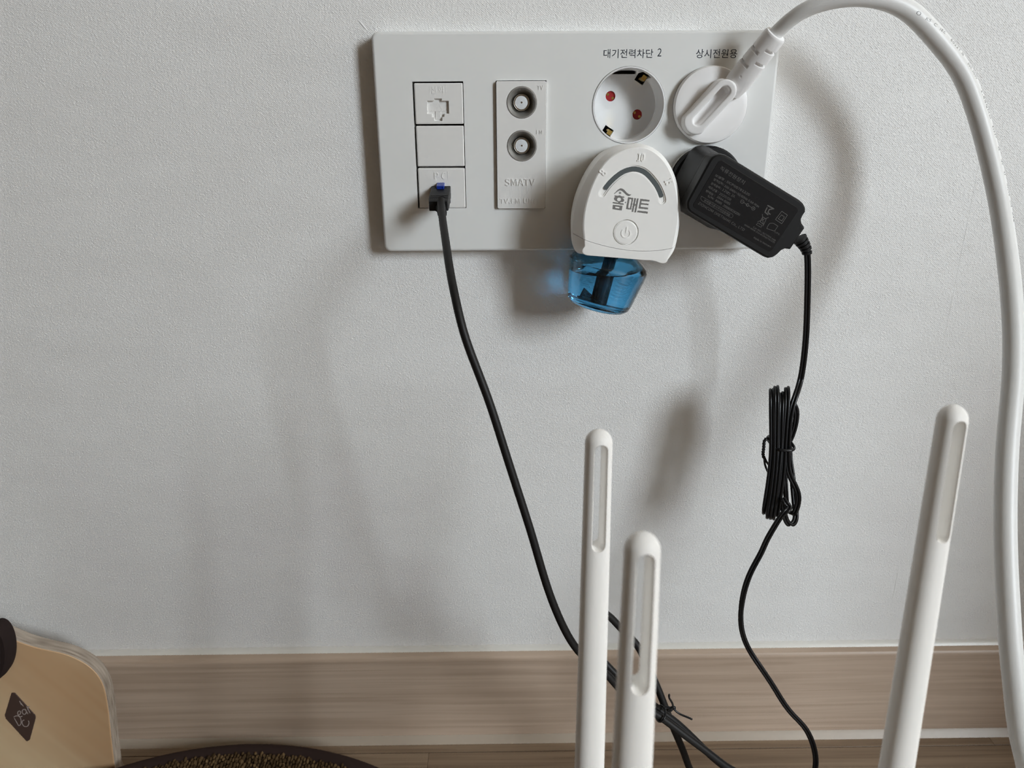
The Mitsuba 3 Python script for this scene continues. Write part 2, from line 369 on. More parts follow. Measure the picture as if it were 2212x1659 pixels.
# outlines of the letters used on the objects: advance and rings, 100 units to the em, coordinates as characters
GLYPHS = {
'(': (34, ['ÒåÓöÖĂÞĖáĚâĚæĘßćÚñÚßÜÒâÁæ¸á¶ÚÃÖÍ']),
')': (34, ['Î¸ÕÊÚáÚðØýÓčÎĘÓěÚĎßýáðáàßÓÚÄÓ¶']),
',': (28, ['Ñ·Ï¼ÕÁØÆØÉÒÌÑÒÕÕÚÕÝÓßÎßÇÝÁØ»']),
'-': (34, ['ÍèçèçâÎâ']),
'.': (28, ['ÑÌÑÑÔÕÙÕÝÐÝËÚÈÕÈ']),
'/': (39, ['Ê·èĘîĘÑ·']),
'0': (56, ['ÎçÐÿÖČÛđâēêēðĐøĄûõúßøÖôÏïÊèÈâÈÛÊÖÏÒÕ', '×äÚ×ßÑçÏîÔòàòøïĄéċäČàċÚă×÷']),
'1': (56, ['ÒÐâÑâćÕĈÕčäĒëĒìÑúÐúÉÒÉ']),
'2': (56, ['ÍĉÕĐßēæēìĒðďôČöćøāøûöóóìëáÝÑûÑûÉÎÉÎÎàáéìîöïāìĈéĊåČÝċ×ĈÒĄ']),
'3': (56, ['ÌÑÑ××ÒàÏêÑðÖñßïåæêÛìÛòæôíùïýïăíĈèċàČØĉÔąÏċÖĐàēêēñĐ÷Ĉøÿõ÷ìïôëùäûÚøÒòÌçÇ×Ê']),
'4': (56, ['ËÝÌäéđóĒôåýäýÝôÝóÉëÉëÝ', 'Õåëåëćêć']),
'5': (56, ['ÌÑÍÓÑ×ÚÑàÏçÐíÔòÞñèìïèñàñÖíÒðÔĒ÷Ē÷ċÜĊÚöãøëøñõ÷ðûæûÜøÓïËæÈØÉ']),
'6': (56, ['ÏçÑþÕćÛďäēíēõđúČöćìČâĊÛāØõØïßôç÷ðõ÷ðûçüÚøÑóÌêÇâÈÜË×ÏÒ×', 'ØçÚÚàÑæÏêÏñÕóÜóãñêíîåïßí']),
'7': (56, ['ÎċÎĒüĒüčòþìðèàæÉÝÉßÝæöñĊ']),
'8': (56, ['ÎÙÎàÑçÛðÕõÒüÑăÔċÙĐßēèēðđöČùąøúðîöéûáüØùÑõÍìÈÞÈ×ËÓÏ', 'ÖÛ×ÖÛÒáÏéÏîÑñÔóÞíæàìØå', 'ÙÿßöêñðøñĂíĊèČâČÜĈÚĄ']),
'9': (56, ['Î÷ÏĆÒċÚĒàēêĒñĎõĊúûûé÷ØîÌæÈÝÈÔËÏÏÔÔÞÏäÐéÒðÜóìæåÛæÓë', 'ÖÿÙðáìéíòõîąêĊäČÞċÙć']),
':': (28, ['ÑÌÑÑÔÕÙÕÝÐÝËÚÈÕÈ', 'ÑõÑùÕþÚýÝùÝôÚñÕð']),
'A': (61, ['ÊÉâĒìĒąÉüÉôßÚßÓÉ', 'ÝçòçèĊæĈ']),
'B': (66, ['ÓĒñĒúďĀĉĂăāûþõøðĀìĄèĆãĆÚăÓýÍïÉÓÉ', 'ÝìÝÑñÑúÖýÜýâùèñë', 'Ýóîôö÷ùþ÷ĆõĈîċÝċ']),
'C': (64, ['ÏôÕąßďìēõēþďăċþąöĊíċäĈÞăÙ÷ÙçÞÙçÑíÐôÐûÓĀ×ąÒÿÌõÈëÈàËØÒÒÛÏç']),
'D': (69, ['ÓĒðđûČĂąć÷ćæăÙúÎêÉÓÉ', 'ÝÑèÑòÔøÙýâÿñüýôćîĊÝċ']),
'E': (59, ['ÓĒýĒýċÝĊÝôøóøìÝëÝÑþÑþÉÓÉ']),
'F': (55, ['ÓĒýĒýċÝĊÝòøòùêÝêÜÉÓÉ']),
'G': (69, ['ÏçÏôÓāØĉàďéēôēÿĐąĊĀąüĈóċëċåĈÜÿÙôÙçÝÚæÒîÐøÑþÔþçïçïîĆîĆÐĂÌôÇéÈßÌÔØ']),
'H': (73, ['ÓĒÜĒÝôþóÿĒĈĒĈÉÿÉþëÝëÜÉÓÉ']),
'I': (30, ['ÓĒÜĒÜÉÓÉ']),
'J': (54, ['ÍÓÒ×ÙÑÞÐåÑéÔëÛìĒõĒõÛñÐêÉÝÈÔË']),
'K': (64, ['ÓĒÜĒÝïûĒąĒïöĉÉþÊéïÝáÜÉÓÉ']),
'L': (54, ['ÓĒÜĒÝÑüÑüÉÓÉ']),
'M': (81, ['ÓĒÞĒòÝąĒĐĒĐÉĈÉĈąôÑîÑÝāÛĄÛÉÓÉ']),
'N': (72, ['ÓÉÓĒÝĒÿ×ÿĒćĒćÉþÉÛąÜÉ']),
'O': (74, ['ÏçÏõÓĂÚČáđêēúđąĉĊĀčòċßąÓûÊòÈêÈßÌÔ×', 'ÙçÜÜãÓìÏóÐùÓĀÜĄêĂúýĄùĈðċéċãĈÞăÚûÙô']),
'P': (64, ['ÓĒíĒ÷ĐĀĊăĀāóùêñçÝæÜÉÓÉ', 'Ýïìîöòúùúā÷ĆïĊÝċ']),
'Q': (74, ['ÏçÑüÔĄÚČáđêēõēÿĎĆćċýčòčåĉÙąÓþÌôÇøÃĀ¿č¿ď¸ā·ó¼ïÀéÈßÌØÒÓÚ', 'ÙæÝÙåÒêÐòÐúÓāÝĄêĂúýĄùĈðċæĊàĆÜÿÙ÷']),
'R': (64, ['ÓĒòĒüĎāĉăĂĂöûíôèąÉûÉéèÝèÜÉÓÉ', 'Ýðíðõóù÷úüúĂøĆðĊÝċ']),
'S': (60, ['ÎÒÓØÜÒåÐðÑõÖ÷ÝõâñåØòÓùÑāÕċÝđìēùĎýċùąîċãċÝćÛÿßù÷íþæāÜýÑóÊëÈãÇÚÊ']),
'T': (60, ['ÌċÌĒĂĒāċìĊëÉãÉâĊ']),
'U': (72, ['ÓĒÜĒÜãÞÙäÒïÏ÷ÒýÛÿãÿĒćĒćßăÓüËñÈæÈÞË×ÓÓà']),
'V': (58, ['ÉĒÓĒæÔùđĂĒëÉàÊ']),
'W': (88, ['ÌĒÕĒÕđâÕñĒùĒĉÔĕĒĞĒďÉĄÉõĄæÊÛÉ']),
'Y': (53, ['ÉĒÓĒãîõĒþĒèæèÉßÉßæ']),
'Z': (60, ['ÎÉÏÐôĉóċÒċÒĒĀĒÿČÚÒĀÑĀÉ']),
'a': (56, ['ÏÔÐÜÖäâéðëîõéøÞøÕóÒùÛþãĀìĀòýöøùñùÉòÉðÏçÉÜÈÓÌ', 'ÙÜÙÒÝÐäÏéÑðÖðåèäÝà']),
'd': (62, ['ÏÝÏìÔ÷ÛýãĀëĀõûõĘýĘþÉ÷ÉõÏêÈÝÉÔÏ', 'ØéÚØßÑçÏðÒôÖôóëøá÷Úð']),
'e': (56, ['ÎãÐðØûäĀîÿôüúôüíüâØâØÞÛÖãÐîÏ÷ÓúÍôÊìÈßÉØÍÒÔ', '×êôéôíïöêùãùß÷Ûó']),
'i': (28, ['ÑĎÑēÔĖØĖÜēÝďÚċÔċ', 'ÒÿÛÿÛÉÒÉ']),
'm': (92, ['ÒÉÒÿÙÿÛøãþéĀôÿû÷ĄþĊĀēÿęûĝñĝÉĔÉĔîđõČùăöüðüÉóÉóïñõëùâöÜðÛÉ']),
'n': (61, ['ÒÿÙÿÛøâýêĀôÿúûýñýÉõÉôîòõíùæøÜðÛÉÒÉ']),
'o': (60, ['ÎãÐîÓöÛýäĀïÿöûüôĀçÿÛüÓôËêÈàÉØÍÑ×', 'ØàÛ×àÑéÏïÑô×÷ß÷èóòïöëøäøßöÜóÙì']),
'p': (62, ['Ò²ÒÿÙÿÛùçĀïĀõÿüùĀðāßÿ×üÑ÷ÌïÈåÈÛÍÛ²', 'ÜÔâÑéÏðÑôÖøßøêöòñ÷êùæøÜñ']),
't': (38, ['ÌùÌÿÔĀÖďÝĎÝĀëÿëøÝøÝÖßÒáÐèÏëÐìÉàÈÚÊ×ÍÔÔÔø']),
'x': (50, ['ËÉÜåÌÿÖÿâëïÿ÷ÿèäùÉïÉáßÔÉ']),
'z': (48, ['ÍÉÍÎè÷ÐøÐÿôÿôùÙÑõÐõÉ']),
'~': (56, ['ÎìÓóÙöàõííóî÷óüð÷éðæëæÝï×îÒé']),
'격': (92, ['ÐíÞóéúñĄôĎÔďÔĖýĖýČĐČĐĜĘĜĘæĐæĐñùòùøĐùĐąúąôûíôÚéÓç', 'ÜÛÜáĘáĘÁĐÁĐÛ']),
'기': (92, ['ĐĜĘĜĘÁĐÁ', 'ÐØÐÙÖÜßâêíñúõĈõċÔČÔĒýĒýćúüøöñêåÝÙÕÔÒ']),
'년': (92, ['ßÞçÞçÊĚÊěÃßÃ', '÷ø÷þĐÿĐĉ÷Ċ÷ĐĐĐĐěĘĜĘÙĐÙĐø', 'ÔæÔĕÛĕÜíîîāðĂêîç']),
'단': (92, ['ČĜĔĜĔāġāġúĔúĔÚČÚ', 'ÜàäàäÊĘÊĘÃÜÃ', 'ÒĔúĔúčÛčÛñòòĂôăíñëÓê']),
'대': (92, ['ÿÆÿĚĆĚĆøēøēĜĚĜĚÁēÁēðĆðĆÆ', 'ÑĐóĐóĊÚĊÚßäßøáøÚåØÑØ']),
'델': (92, ['ßØēÙĒáßáßçĚçĚÒçÒçÉĞÉĞÃßÃ', 'ēìēĜĚĜĚì', 'ïĈāĈāĚĉĚĉíāíāāïĂ', 'ÓðÓĖôĖôĐÛĐÛ÷ë÷ùùùóçð']),
'력': (92, ['ÜßĘßĘÁĐÁĐØÜØ', 'ÿûĐüĐćÿĈÿĎĐĎĐĜĘĜĘäĐäĐôÿõ', 'ÒĐÒĖøĖøýÚüÚïïïýñþêëèÒèÒăðăñďïĐ']),
'류': (92, ['ÎßÎåĠåĠßċßĊÁăÁĂßìßëÁãÁãß', 'ØĒØĘĖĘĖāáāá÷ĘöĘïØïØćčĈčđ']),
'매': (92, ['ÿÆÿĚĆĚćøēøēĜěĜěÁēÁēñćñĆÆ', 'ÑÚÑđóđóÚ', 'ÙáìàìċÙċ']),
'명': (92, ['ÒĕûĕüčĐčĐĜĘĜĘæĐæĐôüôûíÒí', 'ûûĐûĐĆüĆ', 'óóóĎÛĎÛó', 'ÝÐÞØãÞìâõãĀãčáĔÝĘÕĘÍēÇĊÃĀÁðÂçÄßË', 'åÕæÎëÊõÈÿÇČËďÎđÓďÖĉÛĀÝõÝèÙ']),
'모': (92, ['ÎÍÎÓòÔòéØêØĔĖĔĖêûéûÔĠÓĠÍ', 'àðĎðĎčàĎ']),
'본': (92, ['ÎäÎêòëòôÙôÙĘáĘáččččĘĕĘĕôûôûëğêğä', 'áûČûčĆáĆ', 'ÙÜáÜáÊĖÊĖÃÙÃ']),
'사': (92, ['ċĜēĜĔ÷Ģ÷ĢðĔðēÁċÁ', 'ÍÛÙæàòäÿäĔìĔíþðó÷çăÜþ×øÚîæèñãæÙÙÒÕ']),
'상': (92, ['ČåČĜĔĜĔąġĄġþĔýĔå', 'ÚÐÚÖÞÜçàòâýâċßĒÚĕÔĔÌďÇĆÃýÁñÁåÄÝÉ', 'âÔãÎåÌêÉóÈüÈĄÉĉËċÍčÓċ×ĆÚûÜóÜìÛåØ', 'Îï×ôßýãćäėìėíĈðĀôûùöĂñÿìýëóñîöèþâôÜîÖêÒé']),
'시': (92, ['ďěĘěĘÁĐÁ', 'ÎÛÙãßëâòåýæĔîĔîĀòóøèĀàąÝĆÜāÖÿ×úÚòãêñäåßÞÙØÓÔ']),
'용': (92, ['ÎéÎïâïâüÝÿØą×ċÙĐÝĔâėñĚĄęċėđĔĕďĖćĔĂđÿČüČïğïğé', 'àČàĆäăéāñÿýÿăĀċĄĎćĎċċďăĒñēéĒäĐ', 'ëïăïăùòùëù', 'ØÎØÔÜÚâÞíáûáĈßĒÚĕÔĕÎĒÉĊÄāÂòÁåÃßÆÛÉ', 'àÐãÌéÉñÈýÇĉËČÎčÒĊ×ăÚñÛêÚåØáÕ']),
'원': (92, ['ÛÝâÝãÊĚÊĚÃÛÃ', 'þàþæďæĐěĘĜĘ×Đ×ďà', 'ÏëÎòèòĈõĉïðìðÚèÚçë', 'ÕĈÖčÛĔåĘðĘöĖþđāċāąýÿ÷ûïùäùÜü×ā', 'ÝĊÞĄãĀêÿðÿ÷ăùĆùċõďòđèĒâĐßĎ']),
'월': (92, ['ÛÕĐ×ĐÝÜÝÜãĘãĘÐäÐäÈěÈěÂÜÂ', 'þìþðďñĐěĘĜĘçĐçďë', 'ÎùĈüĉ÷ïôîæçææóÏô', 'ÕċÖđÚĖåĚ÷ĘýĕāďÿĆûĂñÿÞāØą', 'ÝĊãĆïąöćùčøĐóēçĔàĒÝĎ']),
'의': (92, ['ĐÁĐĜėĜėÁ', 'ÐÕÏÜñÝćßĉßĊÝĉÙäÕ', 'ÓýÔą×ČÝđæĕðĕúđāĊăăĂùÿóùîïëåëÞî×ó', 'ÜĄÜûàöçòíòõôùøûĂùćôČèĎâČÞĈ']),
'입': (92, ['ÞææææÜďÛĐæĘæĘÂÞÂ', 'æÉĐÉĐÕæÕ', 'ĐĜĘĜĘëĐë', 'ÐĀÑĈÕĐÞĖäėîėõĔûďÿćÿþûööòîîåîÚñÓø', 'ØĀÝøãõêõð÷ôú÷Ā÷ąôċðĎåĐÜČÙć']),
'장': (92, ['ČĜĔĜĔąġąġþĔþĔåČå', 'ÚÐÛ×ßÜçàñâþâĈàďÝĕÔĔÌĐÈĉÄýÁíÂäÄÝÉ', 'âÏåÌìÉüÈĉËČÎčÓċÖćÙýÜòÜæØâÔ', 'ÎíÖòÞùãĂäĊäĎÐďÑĕĀĕĀďíĎîĄòüøõĂðþêòðéüãóØêÒç']),
'전': (92, ['ßÃßßçßçÊěÉěÃ', 'þüþăĐăĐĜĘĜĘÙĐÙĐü', 'Ïë×ðÞöâýåĆåčÑĎÑĔāĔāĎíčîăóúúòăíÿçøêòïíõêúãðÞëØçÓå']),
'정': (92, ['ÝÐÝÖáÜçàõãĀãčàēÝĘÕĘÍēÇĊÃĀÁðÂçÄàÉ', 'åÔæÎìÊõÈÿÇČËďÎđÓďÖĉÚĀÜõÝèØ', 'ÿĄĐąĐĜĘĜĘæĐæĐýÿþ', 'ÏíÞøãĂåĈåĎÑďÑĕāĕāďíĎîąóûûôăðÿêùìóðêüãòÙêÓç']),
'제': (92, ['ēĜĚĜĚÁēÁ', 'òõòûĀüāęĈĚĈÆāÆĀô', 'ÍÙÕáÚèßôáýàĊÐċÐđøđøċéĊéýíìóãûÜúÚ÷ÖóØëâäîÝßÕÕÒÔ']),
'조': (92, ['ÎÓóÔóéûéûÔĠÓĠÍÎÍ', 'ÒíÞñç÷ïĀòĈòČÕčÕēęēęčûČþĀć÷đñĜíęçďêĆîü÷÷ýìñáêÕç']),
'주': (92, ['ÎáÎèğèğáûáûÁóÁòá', 'ÓöçþîąòČòďÖĐÖĖĘĖĘĐûďþćĄĀďúĚöĘðđñĆöþû÷ĄîúàòÖð']),
'직': (92, ['ÜÚÜàĘàĘÁĐÁĐÙ', 'ĐåĐĜĘĜĘå', 'ÐíßøäĀæćæĎÒďÒĕăĕĂďïĎðĄôûúõąïāéúìôðëüäóÜëÔç']),
'차': (92, ['ċĜēĜĔ÷ĢöĢðĔïēÁċÁ', 'ÍÙÖßÜæáïäûäąÐĆÐČãČäčäĚìĚìčíČĀČĀĆìąíøñëõåüßĂÛþÕýÕù×ñßìæèíáàØÖÒÓ']),
'출': (92, ['ÎîÎóğóğíûíûåĕäĕÑàÑàÉĘÈĘÂØÂØ×č×čÞØßØäòåòí', 'Óýâāëąðĉòč×Ď×ĔòĔóĝûĜûĔėĔėĎüčĀĆćĂěþęøđùĄüýĀ÷ĆîþßùÕø']),
'치': (92, ['ďĜĘĜĘÁĐÁ', 'ÔÓÐÙØÞßæåñçúçąÒĆÒČçČçĚïĚðČĄČĄĆïąðùôìÿàĆÛăÕüØôàìíåáÜØ']),
'판': (92, ['ČÙČĜĔĜĔāġĀġúĔùĔÙ', 'ÜßäßäÊĘÊĘÃÜÃ', 'ÏçÏíÙîÙČÑčÑēāēāčøČøïąðĆêáç', 'âîðîðČâČ']),
'품': (92, ['ÎêÎðğðğêûéûßĕÞĕÂØÂØÞòßòé', 'áØàÉčÉčØ', 'ÖēÖęĘęėĒċđċĀėÿėùÖùÖÿãĀãđ', 'ëĀĂĀĂĒìĒ']),
'화': (92, ['ċĜēĜĔöĢõĢïĔîēÁČÁ', 'ÎÓÍÙåÚåãÛèÕïÕøÛāãĄíąôăúÿÿöþîøçîãîÛðÚĆÜĆÖìÓ', 'ÞùÝðáìæêíêõî÷öòüíþçþáü', 'ÏđåđæěíěîđĄđĄċÏċ']),
}


# ------------------------------------------------------------------ lettering
def glyph_rings(ch):
    adv, rings = GLYPHS[ch]
    return adv, [np.array([ord(c) - 0xA1 - 40 for c in r], float).reshape(-1, 2) for r in rings]


def text_poly(text, gap=0.0):
    """shapely outline of a line of text, 100 units to the em, starting at x = 0 on the baseline; and its width."""
    x, polys = 0.0, []
    for ch in text:
        if ch == ' ':
            x += 28 + gap; continue
        adv, rings = glyph_rings(ch)
        cs = m3.CrossSection([(r + [x, 0]).tolist() for r in rings], m3.FillRule.EvenOdd)
        polys.append(cs); x += adv + gap
    return polys, x - gap


def text_solid(text, width, height, depth, gap=0.0, embolden=0.0):
    """extruded text: its width and the height of its capitals in mm, standing on the local origin."""
    polys, w = text_poly(text, gap)
    if embolden:
        polys = [c.offset(embolden, m3.JoinType.Round) for c in polys]
    m = cat(*[m3.Manifold.extrude(c, 1.0) for c in polys])
    m.vertices = m.vertices * [width / w, height / 73.0, depth]
    return m


def text_on(key, text, p0, p1, cap, d, mat, depth=0.06, gap=0.0, embolden=0.0):
    """text whose baseline runs between two pixels, on the plane d mm off the wall; cap: height of capitals in mm."""
    a, b = P(*p0, d), P(*p1, d)
    f = Frame([a[0], -d + 0.03, a[1]], [b[0] - a[0], 0, b[1] - a[1]], [-(b[1] - a[1]), 0, b[0] - a[0]])
    return obj(key, text_solid(text, np.linalg.norm(b - a), cap, depth, gap, embolden), mat, frame=f)


def stroke(pts, w, d, depth=0.1, flat=False):
    """a drawn line of width w mm as a thin solid on the plane d"""
    ls = LineString(pts).buffer(w / 2, cap_style=2 if flat else 1, quad_segs=5)
    return ext(ls, d - 0.03, d + depth)


# ------------------------------------------------------------------ the room
X0R, X1R, Y0R, ZT = -3600.0, 2950.0, WIN_Y, 2400.0
PD, DZ = 13.0, 3.0                                       # the plate's face stands 13 mm off the wall; DZ: over the 10 mm of its parts' own depths
PL = on([(801, 68), (1690, 65), (1639, 538.5), (830, 543)], PD)
PLATE = Frame([0, -DZ, 0], [1, 0, 0], [0, 0, 1])
px0, px1 = (PL[0, 0] + PL[3, 0]) / 2, (PL[1, 0] + PL[2, 0]) / 2
pz1, pz0 = (PL[0, 1] + PL[1, 1]) / 2, (PL[2, 1] + PL[3, 1]) / 2

back = box3(X0R - 120, -40, -100, X1R + 120, ZT + 40, 0) - box3(px0 + 9, pz0 + 9, -90, px1 - 9, pz1 - 9, 10)
structure('wall_back', back, 'm_wallpaper', 'white wallpaper wall with a fine woven emboss', frame=WALL)
# the woven emboss itself: knots over and under about every millimetre, on a patch a little larger than the view
STEP, STEPX = 0.57, 0.66
rngw = np.random.default_rng(11)
from meshkit import fbm as nfbm
zlo, zhi = 78.6, P(1106, -60, 0)[1]
nz = int((zhi - zlo) / STEP)
wl, wr = P(-130, 0, 0)[0], P(2342, 0, 0)[0]
bl_, br_ = P(-130, 1420, 0)[0], P(2342, 1420, 0)[0]
x0w, x1w = min(wl, bl_), max(wr, br_)
nx = int((x1w - x0w) / STEPX)
gx, gz = np.meshgrid(x0w + np.arange(nx) * STEPX, zlo + np.arange(nz) * STEP)
ii, jj = np.meshgrid(np.arange(nx), np.arange(nz))
knot = np.where((ii + jj) % 2 == 0, 1.0, -1.0) * (0.35 + 1.3 * rngw.random((nz, nx)))
slack = nfbm(np.stack([gx / 6.0, gz / 6.0, gx * 0], -1), 3, 4)
swell = nfbm(np.stack([gx / 85.0, gz / 26.0, gx * 0 + 3], -1), 3, 8) - 0.5
hgt = 0.34 + 0.047 * knot * (0.45 + 1.1 * slack) + 0.036 * rngw.normal(size=(nz, nx)) + 0.5 * swell
for _ in range(34):                                     # slubs: single threads that lie a little proud or low
    r_, c_, n_ = rngw.integers(0, nz), rngw.integers(0, nx), rngw.integers(60, 260)
    hgt[r_, c_:c_ + n_] += rngw.choice([-0.035, 0.03])
hgt = np.clip(hgt, 0.02, 0.9)
vx = np.column_stack([(gx + rngw.uniform(-0.09, 0.09, gx.shape)).ravel(), (gz + rngw.uniform(-0.09, 0.09, gx.shape)).ravel(), hgt.ravel()])
a_ = (jj[:-1, :-1] * nx + ii[:-1, :-1]); odd = ((ii + jj)[:-1, :-1] % 2 == 0)
fa = np.where(odd[..., None], np.stack([a_, a_ + 1, a_ + nx + 1], -1), np.stack([a_, a_ + 1, a_ + nx], -1)).reshape(-1, 3)
fb = np.where(odd[..., None], np.stack([a_, a_ + nx + 1, a_ + nx], -1), np.stack([a_ + 1, a_ + nx + 1, a_ + nx], -1)).reshape(-1, 3)
ff = np.vstack([fa, fb])
cxz = vx[ff].mean(1)
fz_ = (cxz[:, 1] - zlo) / (zhi - zlo)
keep = (cxz[:, 0] > bl_ + (wl - bl_) * fz_) & (cxz[:, 0] < br_ + (wr - br_) * fz_)
keep &= ~((cxz[:, 0] > px0 + 9) & (cxz[:, 0] < px1 - 9) & (cxz[:, 1] > pz0 + 9) & (cxz[:, 1] < pz1 - 9))
ff = ff[keep]
use = np.unique(ff); remap = np.zeros(len(vx), int); remap[use] = np.arange(len(use))
k = obj('wall_back__wallpaper', trimesh.Trimesh(vx[use], remap[ff], process=False), 'm_paper', frame=WALL)
# the second width of wallpaper laps over the first at the upright seam
xs = np.mean([P(1989, 985, 0.2)[0], P(1911, 1381, 0.2)[0]])
q = np.array([[xs - 0.28, -0.45, 79.5], [xs + 0.28, -0.45, 79.5], [xs + 0.28, -0.45, ZT], [xs - 0.28, -0.45, ZT]])
obj('wall_back__seam', ext(rect(xs - 0.15, 79.5, xs + 0.15, ZT), 0.1, 0.44), 'm_paper', frame=WALL)
for pts in ([(800, 72), (790, 62), (783, 54), (777, 47), (768, 40)], [(846, 545), (838, 553), (828, 560), (822, 564), (812, 572)]):
    q = spline(path3([(x, y, 0.02) for x, y in pts]), 24)
    obj('wall_back__crease', tube(q, 0.62 * np.sin(np.linspace(0.35, 2.9, 24)) + 0.02, 8), 'm_paper', smooth=True)

structure('wall_left', box3(X0R - 120, Y0R, 0, X0R, 0, ZT), 'm_cream')
structure('ceiling', box3(X0R - 120, Y0R - 120, ZT, X1R + 120, 0, ZT + 100), 'm_ceiling')
structure('wall_right', box3(X1R, Y0R - 120, 0, X1R + 120, 0, ZT), 'm_cream')
wx0, wx1, wz0, wz1 = WIN_X - WIN_W / 2, WIN_X + WIN_W / 2, WIN_Z - WIN_H / 2, WIN_Z + WIN_H / 2
structure('wall_front', box3(X0R - 120, Y0R - 120, 0, X1R, Y0R, ZT) - box3(wx0 - 45, Y0R - 130, wz0 - 45, wx1 + 45, Y0R + 10, wz1 + 45), 'm_cream')
fr = box3(wx0 - 45, Y0R - 70, wz0 - 45, wx1 + 45, Y0R + 8, wz1 + 45) - box3(wx0, Y0R - 90, wz0, wx1, Y0R + 20, wz1)
obj('window_1__frame', fr, 'm_window_frame')
labels['window_1'] = {'kind': 'structure', 'label': 'daylit window in the front wall', 'category': 'window'}
v = np.array([[wx0, Y0R - 20, wz0], [wx1, Y0R - 20, wz0], [wx1, Y0R - 20, wz1], [wx0, Y0R - 20, wz1]])
k = obj('window_1__pane', trimesh.Trimesh(v, [[0, 2, 1], [0, 3, 2]], process=False), 'm_window_frame')
scene[k]['emitter'] = {'type': 'area', 'radiance': {'type': 'rgb', 'value': list(WIN_RADIANCE)}}

# floor of planks; the rows nearest the wall are the ones in view
structure('floor', box3(X0R, Y0R, -60, X1R, 0, -8.2), 'm_plank_1', 'light brown wood plank floor')
rows = [(0.0, 20.5), (20.9, 110.0), (110.4, 200.0), (200.4, 290.0)]
cuts = [[-480, -197, 372, 900], [-620, -60, 610], [-900, -330, 250, 820], [-450, 140, 700]]
q = 0
for (d0, d1), cs in zip(rows, cuts):
    xs_ = [X0R, *cs, X1R]
    for a, b in zip(xs_[:-1], xs_[1:]):
        rc_ = lambda g, h: np.array([[a + g, -d1 + g, h], [b - g, -d1 + g, h], [b - g, -d0 - g, h], [a + g, -d0 - g, h]])
        obj('floor__plank', stack([rc_(0.1, -8), rc_(0.1, -0.12), rc_(0.22, 0)]), f'm_plank_{(q * 2 + len(cs)) % 3}')
        q += 1

# skirting along the back wall, with its sealant at the top and at the floor
prof = [(0, 0), (9, 0), (9, 74.5), (8.6, 76.6), (7.4, 78.0), (5.6, 78.5), (0, 78.5)]


def along_x(profile, mat, key, x0=X0R, x1=X1R, smooth=30):
    a = np.array([[x0, -d, z] for d, z in profile]); b = a + [x1 - x0, 0, 0]
    return obj(key, stack([a, b]), mat, smooth)


k = along_x(prof, 'm_baseboard', 'baseboard_back')
labels[k] = {'kind': 'structure', 'label': 'greyish beige wood grain skirting board along the wall', 'category': 'baseboard'}
along_x([(0, 78.5), (2.6, 78.5), (1.3, 80.2), (0.3, 83.0), (0, 83.2)], 'm_sealant', 'baseboard_back__sealant_bead')
along_x([(9, 0), (13.2, 0), (11.8, 1.8), (10.2, 3.8), (9.2, 5.4), (9, 5.4)], 'm_sealant_beige', 'baseboard_back__sealant_bead')

# ------------------------------------------------------------------ the wall plate
plate = thing('wall_plate', 'wide white socket plate on the wall with telephone, aerial and power outlets', 'wall plate')
outline = rect(px0, pz0, px1, pz1, 3.6)
body = mani(loft(np.array(outline.exterior.coords)[:-1], [(0.9, 0.2 - DZ), (0.0, 1.0 - DZ), (0.0, 8.6), (0.35, 9.4), (1.0, 9.85), (1.7, 10.0)], 360))
M4 = on([(889.3, 176), (1001, 176), (1007, 450), (903, 450)], PD)
mx0, mx1, mz0, mz1 = (M4[0, 0] + M4[3, 0]) / 2, (M4[1, 0] + M4[2, 0]) / 2, (M4[2, 1] + M4[3, 1]) / 2, (M4[0, 1] + M4[1, 1]) / 2
TVR = on([(1071, 175), (1180.5, 175), (1177.7, 450), (1075, 451)], 12.4 + DZ)
tx0, tx1, tz0, tz1 = (TVR[0, 0] + TVR[3, 0]) / 2, (TVR[1, 0] + TVR[2, 0]) / 2, (TVR[2, 1] + TVR[3, 1]) / 2, (TVR[0, 1] + TVR[1, 1]) / 2
S1, S2, S3, S4 = P(1357.8, 228.4, PD), P(1537.2, 227.3, 17), P(1350.5, 395, PD), P(1523.4, 394.6, 19)
cx1, cx2, cz1, cz2 = (S1[0] + S3[0]) / 2, (S2[0] + S4[0]) / 2, (S1[1] + S2[1]) / 2, (S3[1] + S4[1]) / 2
SOCK = [(cx1, cz1), (cx2, cz1), (cx1, cz2), (cx2, cz2)]
body = body - ext(rect(mx0, mz0, mx1, mz1, 0.3), -5, 20) - ext(rect(tx0 - 0.25, tz0 - 0.2, tx1 + 0.2, tz1 + 0.3, 0.3), -5, 20)
for x, z in SOCK:
    body = body - cyl(20.6, 20.6, -5, 20, 128, x, z)
obj(plate + '__body', body, 'm_plate', 38, PLATE)
obj(plate + '__back_box', box3(px0 + 9.6, pz0 + 9.6, -62, px1 - 9.6, pz1 - 9.6, -0.5) - box3(px0 + 11, pz0 + 11, -60.5, px1 - 11, pz1 - 11, 5), 'm_nickel', frame=WALL)

